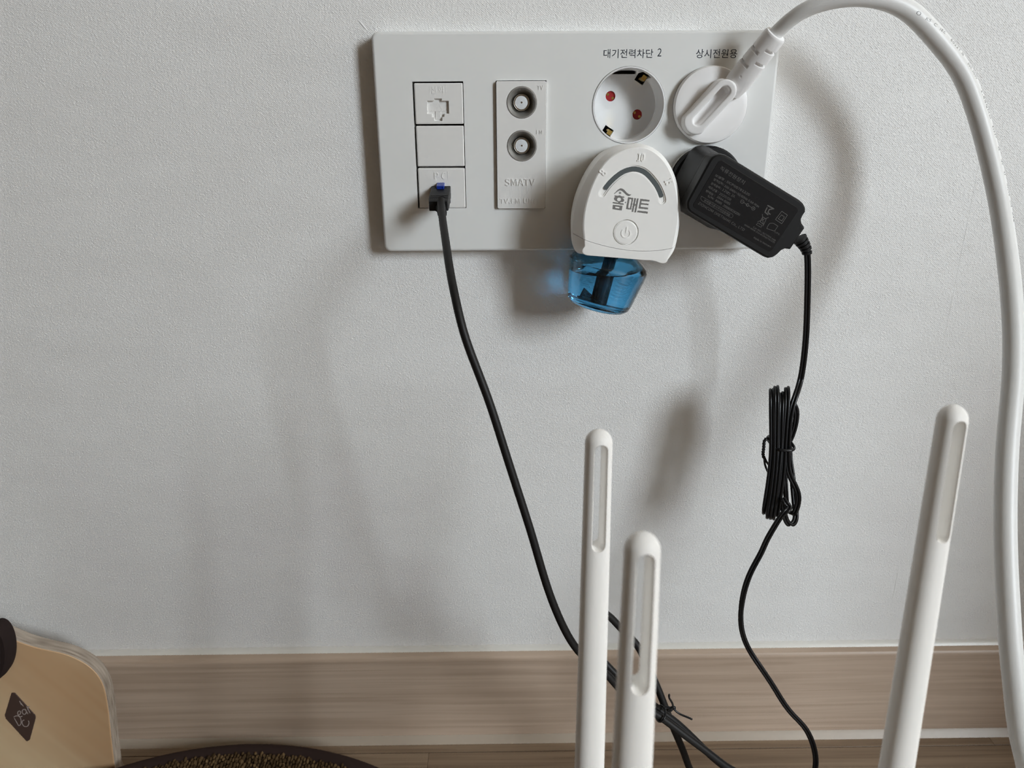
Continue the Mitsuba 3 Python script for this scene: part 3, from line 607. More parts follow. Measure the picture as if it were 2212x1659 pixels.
# three keystone modules in the left column
j1, j2 = P(950, 270, PD)[1], P(950, 361.5, PD)[1]
zs = [(j1, mz1), (j2, j1), (mz0, j2)]
mods = []
for i, (z0, z1) in enumerate(zs):
    o = rect(mx0 + 0.95, z0 + (0.1 if i == 2 else 0.45), mx1 - 0.25, z1 - (0.75 if i == 0 else 0.45), 0.5)
    m = mani(loft(np.array(o.exterior.coords)[:-1], [(0, -4), (0, 9.2), (0.15, 9.65), (0.5, 9.9), (0.8, 9.95)], 160))
    mods.append(m)
z6 = zoomed(880, 165, 14.43)
jack = Polygon(on(z6([(615, 760), (835, 760), (835, 690), (1075, 690), (1075, 760), (1290, 760), (1300, 1160), (1160, 1160), (1150, 1262), (1092, 1265), (1090, 1388), (835, 1388), (835, 1275), (770, 1275), (765, 1172), (615, 1170)]), 9.95 + DZ))
m = mods[0] - ext(jack, 8.1, 12)
obj(plate + '__telephone_module', m, 'm_module', 30, PLATE)
tel = plate + '__telephone_module'
obj(tel + '__shutter_mark', cat(*[stroke(on(z6(s), 8.1 + DZ), 0.22, 8.1, 0.2) for s in ([(955, 790), (835, 1070)], [(955, 790), (1085, 1070)])], stroke(on(z6([(640, 1078), (1190, 1078)]), 8.1 + DZ), 0.3, 8.1, 0.3), ext(Polygon(on(z6([(880, 1090), (1040, 1090), (1040, 1330), (880, 1330)]), 8.1 + DZ)), 8.0, 8.6)), 'm_module', frame=PLATE)
text_on(tel + '__lettering', '전화', z6([(710, 515)])[0], z6([(1160, 515)])[0], 3.1, 9.95 + DZ, 'm_module', 0.35, 10)
obj(tel + '__border_rib', cat(*[stroke(on(z6(s), 9.95 + DZ), 0.22, 9.95, 0.22) for s in ([(690, 300), (693, 545)], [(1192, 262), (1195, 540)], [(1145, 252), (1210, 258)])]), 'm_module', frame=PLATE)
obj(plate + '__blank_module', mods[1], 'm_module', 30, PLATE)
z7 = zoomed(880, 350, 13.83)
pcj = Polygon(on(z7([(735, 730), (1290, 730), (1290, 1230), (735, 1230)]), 9.95 + DZ))
m = mods[2] - ext(pcj, -1, 12)
pc = obj(plate + '__computer_module', m, 'm_module', 30, PLATE)
text_on(pc + '__lettering', 'PC', z7([(785, 510)])[0], z7([(1165, 510)])[0], 3.7, 9.95 + DZ, 'm_module', 0.4, 28)
obj(pc + '__border_rib', stroke(on(z7([(1210, 275), (1222, 525)]), 9.95 + DZ), 0.25, 9.95, 0.25), 'm_module', frame=PLATE)

# the aerial unit
o = rect(tx0, tz0, tx1, tz1, 0.35)
tv = mani(loft(np.array(o.exterior.coords)[:-1], [(0, -4), (0, 12.1), (0.12, 12.35), (0.3, 12.4)], 160))
coax = [P(1127, 221.5, 12.4 + DZ), P(1127.3, 315.3, 12.4 + DZ)]
for x, z in coax:
    tv = tv - cyl(8.4, 8.5, -6, 14, 72, x, z)
tvk = obj(plate + '__aerial_unit', tv, 'm_module', 30, PLATE)
for x, z in coax:
    f = wall_at(x, z, DZ)
    cone = mani(lathe([(8.35, -2), (8.35, 12.5), (8.1, 12.75), (0, 12.75)], 64)) - mani(lathe([(0, 2), (4.9, 2), (5.0, 6), (7.9, 13)], 64))
    w = obj(tvk + '__coaxial_socket', cone, 'm_nickel', 35, f)
    prof_ = [(0, 0), (4.6, 0)]
    for i in range(7):
        prof_ += [(4.6, 2.0 + i), (4.35, 2.45 + i)]
    prof_ += [(4.6, 9.2), (4.5, 9.8), (4.2, 10.1), (0, 10.1)]
    thread = mani(lathe(prof_, 48)) - cyl(3.75, 3.75, 8.8, 12, 40)
    obj(tvk + '__threaded_barrel', thread, 'm_steel', 40, f)
    ins = mani(lathe([(0, 5), (3.7, 5), (3.7, 9.35), (3.4, 9.6), (0, 9.75)], 40)) - cyl(0.5, 0.55, 5.4, 12, 20)
    obj(tvk + '__insulator', ins, 'm_insulator', 40, f)
z8 = zoomed(1050, 370, 14.75)
text_on(tvk + '__lettering', 'SMATV', z8([(600, 455)])[0], z8([(1560, 450)])[0], 3.7, 12.4 + DZ, 'm_module', 0.55, 2, 1.0)
text_on(tvk + '__lettering', 'TV.FM UNIT', z8([(440, 1020)])[0], z8([(1720, 1010)])[0], 2.6, 12.4 + DZ, 'm_module', 0.45, 2, 1.5)
zc = zoomed(760, 40, 4.424)
text_on(tvk + '__lettering', 'TV', zc([(1772, 682)])[0], zc([(1828, 680)])[0], 2.2, 12.4 + DZ, 'm_module', 0.4, 4, 0.5)
text_on(tvk + '__lettering', 'FM', zc([(1760, 1105)])[0], zc([(1826, 1103)])[0], 2.2, 12.4 + DZ, 'm_module', 0.4, 4, 0.5)

# four power sockets
z3 = zoomed(1240, 60, 4.424)
well0 = cyl(20.5, 20.45, -10.5, 9.9, 128) + mani(lathe([(0, 9.0), (20.45, 9.0), (20.45, 10.1), (20.2, 10.55), (19.9, 10.6), (0, 10.6)], 128))
well0 = well0 - mani(lathe([(0, -7.5), (18.2, -7.5), (18.9, -6.8), (19.3, 9.6), (19.75, 10.7), (19.75, 12), (0, 12)], 128))
dirp = math.radians(-32.2)
pins = [(s * 9.5 * math.cos(dirp), s * 9.5 * math.sin(dirp)) for s in (-1, 1)]
for x, z in pins:
    well0 = well0 - cyl(2.85, 2.85, -9.9, 0, 40, x, z)
clip_dir = math.radians(57.8)
slot = box3(14.6, -2.9, -14, 22, 2.9, 6.5)
for a in (57.8, 237.8):
    well0 = well0 - slot.rotate([0, 0, a])
well0 = well0 - box3(-8.5, 16.9, -14, 6.0, 18.9, -3.0)
for i, (x, z) in enumerate(SOCK):
    f = wall_at(x, z, DZ)
    sk = obj(plate + '__socket', well0, 'm_well', 35, f)
    if i == 0:
        for (a, b) in pins:
            obj(sk + '__safety_shutter', cyl(2.8, 2.8, -9.6, -8.6, 28, a, b), 'm_red', frame=f)
            obj(sk + '__contact', cat(*[cyl(0.75, 0.75, -8.7, -8.45, 20, a + t[0], b + t[1]) for t in ((-1.5, 1.0), (1.4, -1.1))]), 'm_brass', frame=f)
        for a in (57.8, 237.8):
            c = (box3(15.9, -1.25, -7, 17.0, 1.25, 2.5) + box3(15.9, -1.25, 1.6, 18.6, 1.25, 2.5)).rotate([0, 0, a])
            obj(sk + '__earth_clip', c, 'm_brass', frame=f)
z5 = zoomed(1290, 80, 6.703)
a, b = z5([(80, 292), (812, 292)])
text_on(plate + '__lettering', '대기전력차단', a, b, 3.55, 10 + DZ, 'm_ink', 0.06, 0, 0.9)
a, b = z5([(866, 280), (934, 280)])
text_on(plate + '__lettering', '2', a, b, 3.9, 10 + DZ, 'm_ink', 0.06, 0, 0.9)
a, b = z5([(1420, 293), (2030, 293)])
text_on(plate + '__lettering', '상시전원용', a, b, 3.6, 10 + DZ, 'm_ink', 0.06, 0, 0.9)

# ------------------------------------------------------------------ black network cable in the computer socket
net = thing('network_cable', 'thick black network cable plugged under PC, running down behind the left antenna', 'cable')
c0 = P(952.6, 413.5, 14)
f = Frame([c0[0], -11, c0[1]], [1, 0, 0], [0, -0.22, 0.975])             # nose tipped a little downward
hood = mani(loft(rect(-5.6, -3.3, 5.6, 3.3, 0.6).exterior.coords[:-1], [(0.3, 0), (0, 0.6), (0, 20), (0.2, 24), (0.6, 25.5)], 120))
hood = hood - box3(-3.6, 3.0, 4, 3.6, 4, 5.0)
for i in range(3):
    hood = hood - box3(-5.0, 2.95, 17.4 + 1.8 * i, 5.0, 4, 18.1 + 1.8 * i)
obj(net + '__plug', hood, 'm_black', 30, f)
obj(net + '__latch', mani(loft(rect(-2.2, 3.2, 2.2, 5.2, 0.3).exterior.coords[:-1], [(0.2, 0.0), (0, 0.4), (0, 6.6), (0.3, 7.0)], 60)) - box3(-1.4, 3.8, 6.4, 1.4, 4.7, 9), 'm_blue', 30, f)
boot = round_tube(np.array([f([0, -0.4, 20])[0], f([0, -0.9, 24])[0], P3(953, 447, 36), P3(955, 461, 36)]), [3.0, 3.0, 2.9, 2.7], 20)
obj(net + '__boot', boot, 'm_black', 40)
cable_pts = [(952, 428, 37), (953, 445, 41), (955.5, 470, 51), (964, 530, 76), (973, 590, 95), (985, 650, 108), (1003, 722, 115), (1030, 797, 118), (1058, 872, 121), (1087, 962, 124), (1119, 1062, 127), (1150, 1160, 130), (1178, 1255, 132), (1205, 1328, 134),
             (1243, 1398, 135), (1280, 1434, 135), (1312, 1458, 135), (1338, 1487, 135), (1380, 1520, 135), (1424, 1547, 135), (1470, 1581, 136), (1530, 1626, 137), (1590, 1668, 137), (1650, 1706, 136)]
q = spline(np.vstack([path3(cable_pts), [[150, -152, 66], [140, -176, 36]]]), 280)
obj(net + '__cord', tube(q, 2.1, 20), 'm_black_cable', True)
net2 = thing('network_cable', 'black cable folded back in a hidden loop behind the left and middle antennas', 'cable')
q = spline(np.vstack([[[118, -176, 34], [132, -152, 62]], path3([(1640, 1716, 130), (1572, 1660, 131), (1515, 1612, 131), (1460, 1560, 131), (1428, 1536, 130.5), (1385, 1502, 128), (1338, 1464, 125), (1312, 1438, 123), (1282, 1404, 121), (1266, 1368, 120), (1272, 1334, 119), (1295, 1323, 118), (1318, 1333, 117), (1342, 1358, 117),
                  (1374, 1391, 118), (1400, 1440, 121), (1421, 1487, 124), (1437, 1528, 126), (1458, 1580, 124), (1478, 1628, 120), (1494, 1668, 114), (1510, 1712, 108)]), [[100, -135, 50], [98, -176, 32]]]), 340)
obj(net2, tube(q, 2.05, 18), 'm_black_cable', True)
tie = thing('twist_tie', 'black twist tie with two loose ends round the crossing cables near the skirting', 'twist tie')
c = P3(1427, 1541, 133)
a = np.linspace(0, 2 * np.pi, 40)
ax1 = P3(1448, 1524, 69) - P3(1408, 1552, 69); ax1 /= np.linalg.norm(ax1)
ax1 = np.array([0.62, 0, 0.78])
ring = c + np.outer(3.7 * np.cos(a), ax1) + np.outer(5.4 * np.sin(a), [0, -1, 0])
obj(tie + '__band', tube(ring, 0.55, 10), 'm_black_gloss', True)
z4b = zoomed(1180, 1290, 3.568)
kn = z4b([(912, 862), (940, 850), (965, 868), (940, 872), (972, 850), (985, 862)])
obj(tie + '__twist', tube(spline(path3([(x, y, 137.5 - 0.6 * (i % 2)) for i, (x, y) in enumerate(kn)]), 60), 0.8, 10), 'm_black_gloss', True)
for e in ([(978, 850), (965, 805), (950, 780), (948, 752)], [(985, 862), (1030, 900), (1075, 920), (1120, 940)]):
    obj(tie + '__loose_end', round_tube(spline(path3([(x, y, 138.5 + i) for i, (x, y) in enumerate(z4b(e))]), 24), 0.55, 10), 'm_black_gloss', True)

# ------------------------------------------------------------------ plug-in liquid vaporiser with its blue bottle
vap = thing('mosquito_repeller', 'white arch-shaped plug-in repeller with a blue liquid bottle below', 'repeller')
zd = zoomed(1180, 290, 4.047)
D1 = 55.0
sil = zd([(232, 880), (243, 700), (300, 500), (400, 306), (500, 190), (600, 130), (700, 98), (820, 88), (900, 104), (1000, 168), (1080, 270), (1132, 390), (1160, 520), (1172, 650), (1166, 780), (1138, 940), (1118, 1010), (1085, 1068), (1052, 1108), (1000, 1124), (940, 1114),
          (880, 1098), (520, 1062), (330, 1047), (280, 1040), (248, 1010), (234, 960)])
ol = on(sil, 47)
r = ccw(np.vstack([spline(np.vstack([ol, ol[:1]]), 400)[:-1]]))
poly = Polygon(r).buffer(0)
r = resample(ccw(np.array(poly.exterior.coords)[:-1]), 260)
nn = normals2(r)
zmin, zmax = r[:, 1].min(), r[:, 1].max()
tz = (r[:, 1] - zmin) / (zmax - zmin)
left = np.clip(-nn[:, 0] * 1.25 - 0.15, 0, 1) ; right = np.clip(nn[:, 0] * 1.2 - 0.1, 0, 1); top = np.clip(nn[:, 1], 0, 1)
inset = 0.7 + left * (5.2 * np.clip(1.18 - tz, 0.12, 1)) + right * 2.6 * np.clip(1.1 - 0.6 * tz, 0, 1) + top * 0.5
k_ = np.ones(9) / 9
inset = np.convolve(np.r_[inset[-4:], inset, inset[:4]], k_, 'valid')
levels = [(2.6, 14.0), (1.6, 15.5), (0.9, 22), (0.25, 33), (0.0, 45.0), (0.0, 47.0)]
levels = [(np.full(260, a), h) for a, h in levels] + [(inset * 0.55, 51.2), (inset * 0.93, 54.6), (inset + 0.35, D1)]
case = mani(stack([np.column_stack([r - nn * i[:, None], np.full(260, h)]) for i, h in levels]))
seam = on(zd([(150, 850), (232, 880), (350, 925), (520, 975), (700, 1008), (850, 1017), (1000, 1008), (1120, 985), (1300, 930)]), 53)
sm = spline(seam, 60)
low = Polygon(np.vstack([sm, [[sm[-1, 0], zmin - 40], [sm[0, 0], zmin - 40]]])).buffer(0)
groove = LineString(sm).buffer(0.16)
case_low = (case ^ ext(low, 0, 60))
case_up = (case - ext(low, 0, 60)) - ext(groove, 42, 60)
# seam round the flank between front and rear shells
ring_out = m3.Manifold.extrude(m3.CrossSection([(r + nn * 1.0).tolist()]), 0.28).translate([0, 0, 31.2]) - m3.Manifold.extrude(m3.CrossSection([(r - nn * 0.75).tolist()]), 2.0).translate([0, 0, 30.5])
case_up = case_up - ring_out
case_low = case_low - ring_out
zl = zoomed(1280, 310, 10.37)
arc = spline(on(zl([(212, 1118), (300, 990), (400, 868), (550, 730), (700, 632), (850, 582), (950, 574), (1080, 602), (1200, 668), (1320, 788), (1430, 932), (1500, 1062), (1545, 1180), (1565, 1275)]), D1), 80)
case_up = case_up - ext(LineString(arc).buffer(1.3, quad_segs=8), D1 - 1.2, D1 + 3) - ext(LineString(arc).buffer(2.0, quad_segs=8), D1 - 0.6, D1 + 3)
bc = P(*zd([(695, 858)])[0], D1)
case_up = case_up - (cyl(6.95, 6.95, D1 - 1.2, D1 + 3, 96, *bc) - cyl(6.45, 6.45, D1 - 3, D1 + 4, 96, *bc))
# openings that let the handle of the bottle and the light in from below
bz = P3(1312.7, 579, 32)
tilt = math.radians(13)
BF = Frame(bz, [math.cos(tilt), 0, -math.sin(tilt)], [0, 1, 0])            # n = bottle axis, upward
neckhole = tm(mani(lathe([(0, -2), (24.0, -2), (23.5, 3.0), (20.0, 7), (14.8, 11), (14.5, 14), (14.5, 26), (0, 26)], 72)), BF)
to_wall = np.column_stack([neckhole.vertices[:, 0], neckhole.vertices[:, 2], -neckhole.vertices[:, 1]])
nh = trimesh.Trimesh(to_wall, neckhole.faces if np.linalg.det(np.array([[1, 0, 0], [0, 0, 1], [0, -1, 0]])) > 0 else neckhole.faces[:, ::-1], process=False)
nh = mani(nh) ^ box3(-1e3, -1e3, 17.5, 1e3, 1e3, D1 - 4.6)
case_low = case_low - nh
case_up = case_up - nh
obj(vap + '__case', case_up, 'm_device', 28, WALL)
obj(vap + '__lower_rim', case_low, 'm_device', 28, WALL)
gs = spline(on(zl([(300, 990), (400, 868), (550, 730), (700, 632), (850, 582), (950, 574), (1080, 602), (1200, 668), (1320, 788), (1430, 932), (1500, 1062), (1540, 1165)]), D1), 80)
obj(vap + '__timer_strip', ext(LineString(gs).buffer(1.15, quad_segs=8), D1 - 1.25, D1 - 0.5), 'm_device_grey', frame=WALL)
btn = loft(circle(6.2, 96), [(0, -1.2), (0, 0.0), (0.15, 0.12), (0.5, 0.2)], 96, wall_at(*bc, D1))
bk = obj(vap + '__power_button', btn, 'm_device', 30)
ba = np.linspace(math.radians(140), math.radians(400), 40) - math.radians(6)
zpx = [(695 + 38 * math.cos(t), 865 - 40 * math.sin(t)) for t in ba]
obj(bk + '__symbol', cat(stroke(on(zd(zpx), D1 + 0.2), 0.55, D1 + 0.2, 0.35), stroke(on(zd([(704, 815), (698, 860)]), D1 + 0.2), 0.55, D1 + 0.2, 0.35)), 'm_device', frame=WALL)
text_on(vap + '__lettering', '10', zl([(985, 388)])[0], zl([(1150, 402)])[0], 3.9, D1, 'm_device', 0.55, 2, 1.6)
text_on(vap + '__lettering', '8', zl([(258, 742)])[0], zl([(325, 655)])[0], 3.9, D1, 'm_device', 0.55, 0, 1.6)
text_on(vap + '__lettering', '15', zl([(1605, 830)])[0], zl([(1655, 945)])[0], 3.9, D1 - 0.2, 'm_device', 0.8, 2, 1.6)
L = []
for pts in ([(588, 1158), (632, 1166), (628, 1195), (584, 1187)], [(492, 1160), (712, 1190), (708, 1220), (486, 1190)],
            [(575, 1300), (618, 1306), (612, 1345), (568, 1340)], [(452, 1308), (698, 1344), (692, 1378), (447, 1338)],
            [(985 - 190, 1203), (915, 1220), (865, 1482), (830, 1478), (872, 1252), (830, 1246), (797, 1440), (833, 1448), (828, 1482), (757, 1470), (748, 1455)],
            [(935, 1222), (975, 1227), (912, 1533), (871, 1529)], [(992, 1229), (1033, 1233), (974, 1544), (934, 1540)], [(905, 1352), (1000, 1364), (994, 1396), (899, 1384)],
            [(1070, 1238), (1278, 1263), (1270, 1304), (1062, 1284)], [(1058, 1328), (1258, 1350), (1250, 1384), (1052, 1364)], [(1036, 1412), (1246, 1437), (1238, 1478), (1028, 1455)], [(1068, 1240), (1106, 1246), (1068, 1455), (1028, 1452)],
            [(1005, 1500), (1242, 1526), (1233, 1572), (997, 1541)],
            [(475, 1130), (560, 1040), (620, 1005), (660, 1008), (700, 1030), (775, 1108), (820, 1136), (873, 1145), (832, 1172), (795, 1176), (755, 1155), (690, 1092), (645, 1056), (600, 1052), (540, 1088), (485, 1135)]):
    L.append(ext(Polygon(on(zl(pts), D1)).buffer(0), D1 - 0.03, D1 + 0.05))
e = np.linspace(0, 2 * np.pi, 48, endpoint=False)
L.append(ext(Polygon(on(zl([(593 + 114 * math.cos(t) + 6 * math.sin(t), 1252 + 64 * math.sin(t) + 14 * math.cos(t)) for t in e]), D1)).difference(Polygon(on(zl([(593 + 44 * math.cos(t), 1252 + 40 * math.sin(t)) for t in e]), D1))), D1 - 0.03, D1 + 0.05))
L.append(ext(Polygon(on(zl([(455, 1370), (672, 1397), (652, 1502), (443, 1470)]), D1)).difference(Polygon(on(zl([(510, 1413), (605, 1427), (597, 1457), (508, 1442)]), D1))), D1 - 0.03, D1 + 0.05))
L.append(ext(Polygon(on(zl([(737 + 15 * math.cos(t), 1322 + 15 * math.sin(t)) for t in e]), D1)), D1 - 0.03, D1 + 0.05))
L.append(ext(Polygon(on(zl([(592, 1078), (640, 1084), (636, 1132), (588, 1126)]), D1)).difference(Polygon(on(zl([(598, 1086), (612, 1088), (608, 1100), (597, 1099)]), D1))).difference(Polygon(on(zl([(617, 1108), (630, 1110), (628, 1124), (615, 1122)]), D1))), D1 - 0.03, D1 + 0.05))
obj(vap + '__logo', cat(*L), 'm_logo', frame=WALL)
# plug post going into the socket
obj(vap + '__plug', lathe([(17.6, -1.5), (18.2, -0.5), (18.2, 15.5)], 64, wall_at(cx1, cz2)), 'm_device', 30)
# bottle: clear blue, liquid below, an air space above
bprof = [(0, -23.5), (14.0, -23.4), (16.6, -22.6), (18.2, -21.0), (19.2, -18.2), (20.4, -12), (22.0, -3.5), (22.7, 0.4), (22.7, 1.8), (21.6, 3.8), (17.0, 7.2), (13.4, 9.6), (12.0, 12.0), (12.0, 20.0), (0, 20.0)]
bt = obj(vap + '__bottle', lathe(bprof, 96, BF), 'm_bottle', 25)
iprof = [(0, -20.2), (13.0, -20.1), (15.2, -19.3), (16.6, -17.6), (18.6, -12), (20.4, -3.5), (21.1, 0.6), (21.0, 1.6), (20.0, 3.0), (15.8, 6.0), (12.0, 8.4), (10.6, 11.0), (10.6, 18.0), (0, 18.0)]
inner = mani(lathe(iprof, 96, BF))
zwater = P(1315, 598.5, 56)[1]
air = inner ^ box3(-1e3, -1e3, zwater, 1e3, 1e3, 1e4)
obj(bt + '__air_space', air, 'm_cavity', 25)
obj(bt + '__liquid', inner ^ box3(-1e3, -1e3, -1e3, 1e3, 1e3, zwater - 0.35), 'm_liquid', 25)
wick = cat(lathe([(3.3, -19.4), (3.5, -18.6), (3.5, 6), (4.3, 6.1), (4.3, 17.5)], 32, BF), tm(box3(-9.5, -1.0, -19.2, -3.0, 1.0, -18.0) + ext(Polygon([(-8.8, -18.8), (-3.2, -18.8), (-3.2, -15.5), (-7.6, -12.5)]), -0.6, 0.6).rotate([90, 0, 0]), BF))
obj(bt + '__wick', wick, 'm_wick', 30)

# ------------------------------------------------------------------ white mains plug with its cord
plug = thing('power_plug', 'white mains plug with a finger loop and thick white cord in the upper right socket', 'plug')
f = wall_at(cx2, cz1, DZ)
obj(plug + '__disc', lathe([(18.3, -5), (18.6, -4), (18.6, 10.9), (20.2, 11.0), (20.6, 11.5), (20.5, 13.4), (19.9, 14.6), (17, 15.3), (0.0, 15.6)], 96, f), 'm_plug', 35)
npts = np.array([P3(*z3([(1560, 520)])[0], 22), P3(*z3([(1660, 400)])[0], 25), P3(*z3([(1790, 230)])[0], 30), P3(*z3([(1930, 60)])[0], 35)])
ax = npts[-1] - npts[1]; Ln = np.linalg.norm(ax); ax /= Ln
NF = Frame(npts[1], np.cross([0, -1, 0], ax), np.cross(ax, np.cross([0, -1, 0], ax)))   # n along the neck, v towards the room
neck = mani(lathe([(0, -14), (6.0, -14), (6.9, -8), (6.7, 0), (6.3, 12), (6.1, Ln - 1.2), (5.5, Ln), (0, Ln)], 48))
side = 1 if NF.u[0] > 0 else -1
for zz, sgn in ((0.127, -1), (0.31, 1), (0.50, -1), (0.66, 1)):
    t = zz * Ln
    for vs in (1,):
        c_ = box3(2.0 * 1, -3.5, t - 1.0, 9, 9, t + 1.0) if sgn * side > 0 else box3(-9, -3.5, t - 1.0, 0.6, 9, t + 1.0)
        neck = neck - (c_ - cyl(4.0, 4.0, -20, 80, 32))
neck = neck - cyl(0.75, 0.75, 0, 12, 16).rotate([-90, 0, 0]).translate([-2.2 * side, 3.5, -3.0])
nk = tm(neck, NF)
obj(plug + '__strain_relief', nk, 'm_plug', 35)
g0 = np.array(P(*z3([(1316, 748)])[0], 27))
g1 = np.array(P(*z3([(1560, 520)])[0], 27))
gd = (np.array(P(*z3([(1452, 595)])[0], 27)) - np.array(P(*z3([(1172, 912)])[0], 27))); gd /= np.linalg.norm(gd)
nA, nB = npts[1] * [1, -1, 1] - [0, 0, 0], npts[2] * [1, -1, 1]


def smin(a_, b_, k_):
    h_ = max(k_ - abs(a_ - b_), 0.0) / k_
    return min(a_, b_) - h_ * h_ * k_ * 0.25


def grip_field(x, z, n_):
    """finger loop standing on the disc: a stadium ring over a low pad, blended into the neck (positive inside, mm)"""
    px_, pz_ = x - g0[0], z - g0[1]
    a_ = px_ * gd[0] + pz_ * gd[1]
    b_ = -px_ * gd[1] + pz_ * gd[0]
    top = 26.6 + 0.16 * a_
    aa = a_ - min(max(a_, -10.2), 9.6)
    d2 = math.hypot(aa, b_) - 4.55
    wall_ = 1.75 + (1.0 if a_ < -10.2 else 0.0) * min(1.0, (-10.2 - a_) / 3.0)
    ring = math.hypot(max(abs(d2) - wall_ + 0.9, 0.0), max(abs(n_ - (top - 4.2)) - 3.2, 0.0)) - 0.9
    a2 = a_ - min(max(a_, -11.0), 10.0)
    pad_ = max(math.hypot(a2, b_) - 6.4, n_ - 20.2 - 0.06 * a_, 14.5 - n_)
    q_ = np.array([x, n_, z])
    ab = nB - nA
    ap = np.array([x - (nA[0] - 0.75 * ab[0]), n_ - (nA[1] - 0.75 * ab[1]), z - (nA[2] - 0.75 * ab[2])]); ab = ab * 0.5
    t_ = min(max(float(ap @ ab) / float(ab @ ab), 0.0), 1.0)
    nk_ = math.sqrt(float(((ap - t_ * ab) ** 2).sum())) - (6.0 + 0.5 * t_)
    return -smin(smin(ring, pad_, 1.6), nk_, 2.2)


lo, hi = np.minimum(g0 - 22, g0 - 22), g0 + 30
grip = m3.Manifold.level_set(lambda x, y, z: grip_field(x, y, z), [lo[0], lo[1], 14.0, hi[0], hi[1], 40.0], 0.8)
obj(plug + '__grip', grip, 'm_plug', True, WALL)
for s in (-1, 1):
    obj(plug + '__pin', lathe([(2.0, -26), (2.4, -25), (2.4, -4)], 24, wall_at(cx2 + s * pins[1][0], cz1 + s * pins[1][1], DZ)), 'm_steel', 30)
cp = [(1672, 76, 33.5), (1688, 60, 36.5), (1730, 27, 43), (1787, 4, 48), (1841, -5, 51), (1890, -3, 52), (1936, 9.5, 52), (1975, 33.5, 51.5), (2016, 76, 51), (2050, 117, 51), (2080.5, 164, 51), (2108, 234, 52), (2128.5, 304, 55), (2145, 372, 60), (2159, 440, 66), (2175, 547, 79), (2185, 640, 91), (2190, 740, 103),
      (2187, 840, 115), (2178, 940, 127), (2173, 1035, 138), (2171.5, 1130, 149), (2174, 1235, 160), (2178, 1310, 168), (2183, 1390, 176), (2193, 1492, 185), (2206, 1593, 192), (2222, 1668, 196), (2250, 1760, 198)]
cq = spline(np.vstack([path3(cp), [[428, -238, 40], [478, -268, 10], [545, -335, 6], [650, -470, 6], [790, -530, 6]]]), 700)
ss = np.r_[0, np.cumsum(np.linalg.norm(np.diff(cq, axis=0), axis=1))]
rad = np.interp(ss, [0, 12, 45, 75, 1e4], [3.7, 3.7, 4.3, 5.0, 4.8])
obj(plug + '__cord', tube(cq, rad, 40), 'm_white_cord', True)
# words printed along the cord
ct, cu, cv = frames_along(cq, [0, -1, 0])
pj = proj(cq)


def on_cord(word, p0, p1, cap):
    s = []
    for p in (p0, p1):
        i = np.argmin(np.linalg.norm(pj - p, axis=1)); s.append(ss[i])
        lat = (np.array(p) - pj[i]) @ (lambda g: np.array([-g[1], g[0]]) / np.linalg.norm(g))(pj[min(i + 1, 699)] - pj[max(i - 1, 0)])
        wid = rad[i] * FPX / ((cq[i] - CAM) @ fw)
        s.append(math.asin(np.clip(lat / wid, -0.68, 0.68)))
    polys, w = text_poly(word, 6)
    m = cat(*[m3.Manifold.extrude(c, 1.0) for c in polys])
    m = m.subdivide_to_size(40, max_iter=4) if len(m.faces) < 4 else m
    x, y, h = m.vertices.T
    si = s[0] + (s[2] - s[0]) * x / w
    lift_ = np.interp(si, ss, rad)
    # lateral in the picture: +lat is to the right of travel (downwards-left); glyph tops look outwards
    phi = s[1] + (s[3] - s[1]) * x / w - (y - 36) / 73 * cap / lift_
    c = np.stack([np.interp(si, ss, cq[:, i]) for i in range(3)], 1)
    U = np.stack([np.interp(si, ss, cu[:, i]) for i in range(3)], 1)
    V = np.stack([np.interp(si, ss, cv[:, i]) for i in range(3)], 1)
    i0 = np.argmin(np.abs(ss - s[0]))
    g = pj[min(i0 + 1, 699)] - pj[max(i0 - 1, 0)]
    vv = proj(cq[i0] + cv[i0]) - pj[i0]
    sg = 1 if vv @ np.array([-g[1], g[0]]) > 0 else -1
    rr_ = (lift_ + 0.015 + 0.05 * h)[:, None]
    m.vertices = c + rr_ * (np.cos(phi)[:, None] * U + sg * np.sin(phi)[:, None] * V)
    return m


WORDS = [('O', (1968, 27.5), (1978, 34), 1.7), ('KS', (1988, 42), (2001, 48.5), 1.5), ('C', (2006, 53), (2012, 57.5), 1.5), ('IEC', (2021, 66), (2034, 76.5), 1.5), ('60227', (2044, 88), (2065.5, 112), 1.5), ('5', (2069, 118), (2073, 124), 1.4), ('300/500V', (2080, 137), (2102.5, 176), 1.4),
         ('1.5SQMM', (2112, 197), (2138, 262), 1.3), ('60227', (2140.5, 275), (2149, 302), 1.4), ('KS', (2152.5, 318), (2156, 330), 1.4), ('IEC', (2159, 344), (2163, 358), 1.4), ('53', (2166, 372), (2168, 382), 1.4), ('MYUNG', (2170, 398), (2175.5, 428), 1.3), ('JAE', (2177.5, 437), (2180.5, 454), 1.3), ('CAB', (2182, 464), (2185, 482), 1.2)]
pr = [on_cord(*w) for w in WORDS]
obj(plug + '__cord_lettering', cat(*pr), 'm_cord_print')

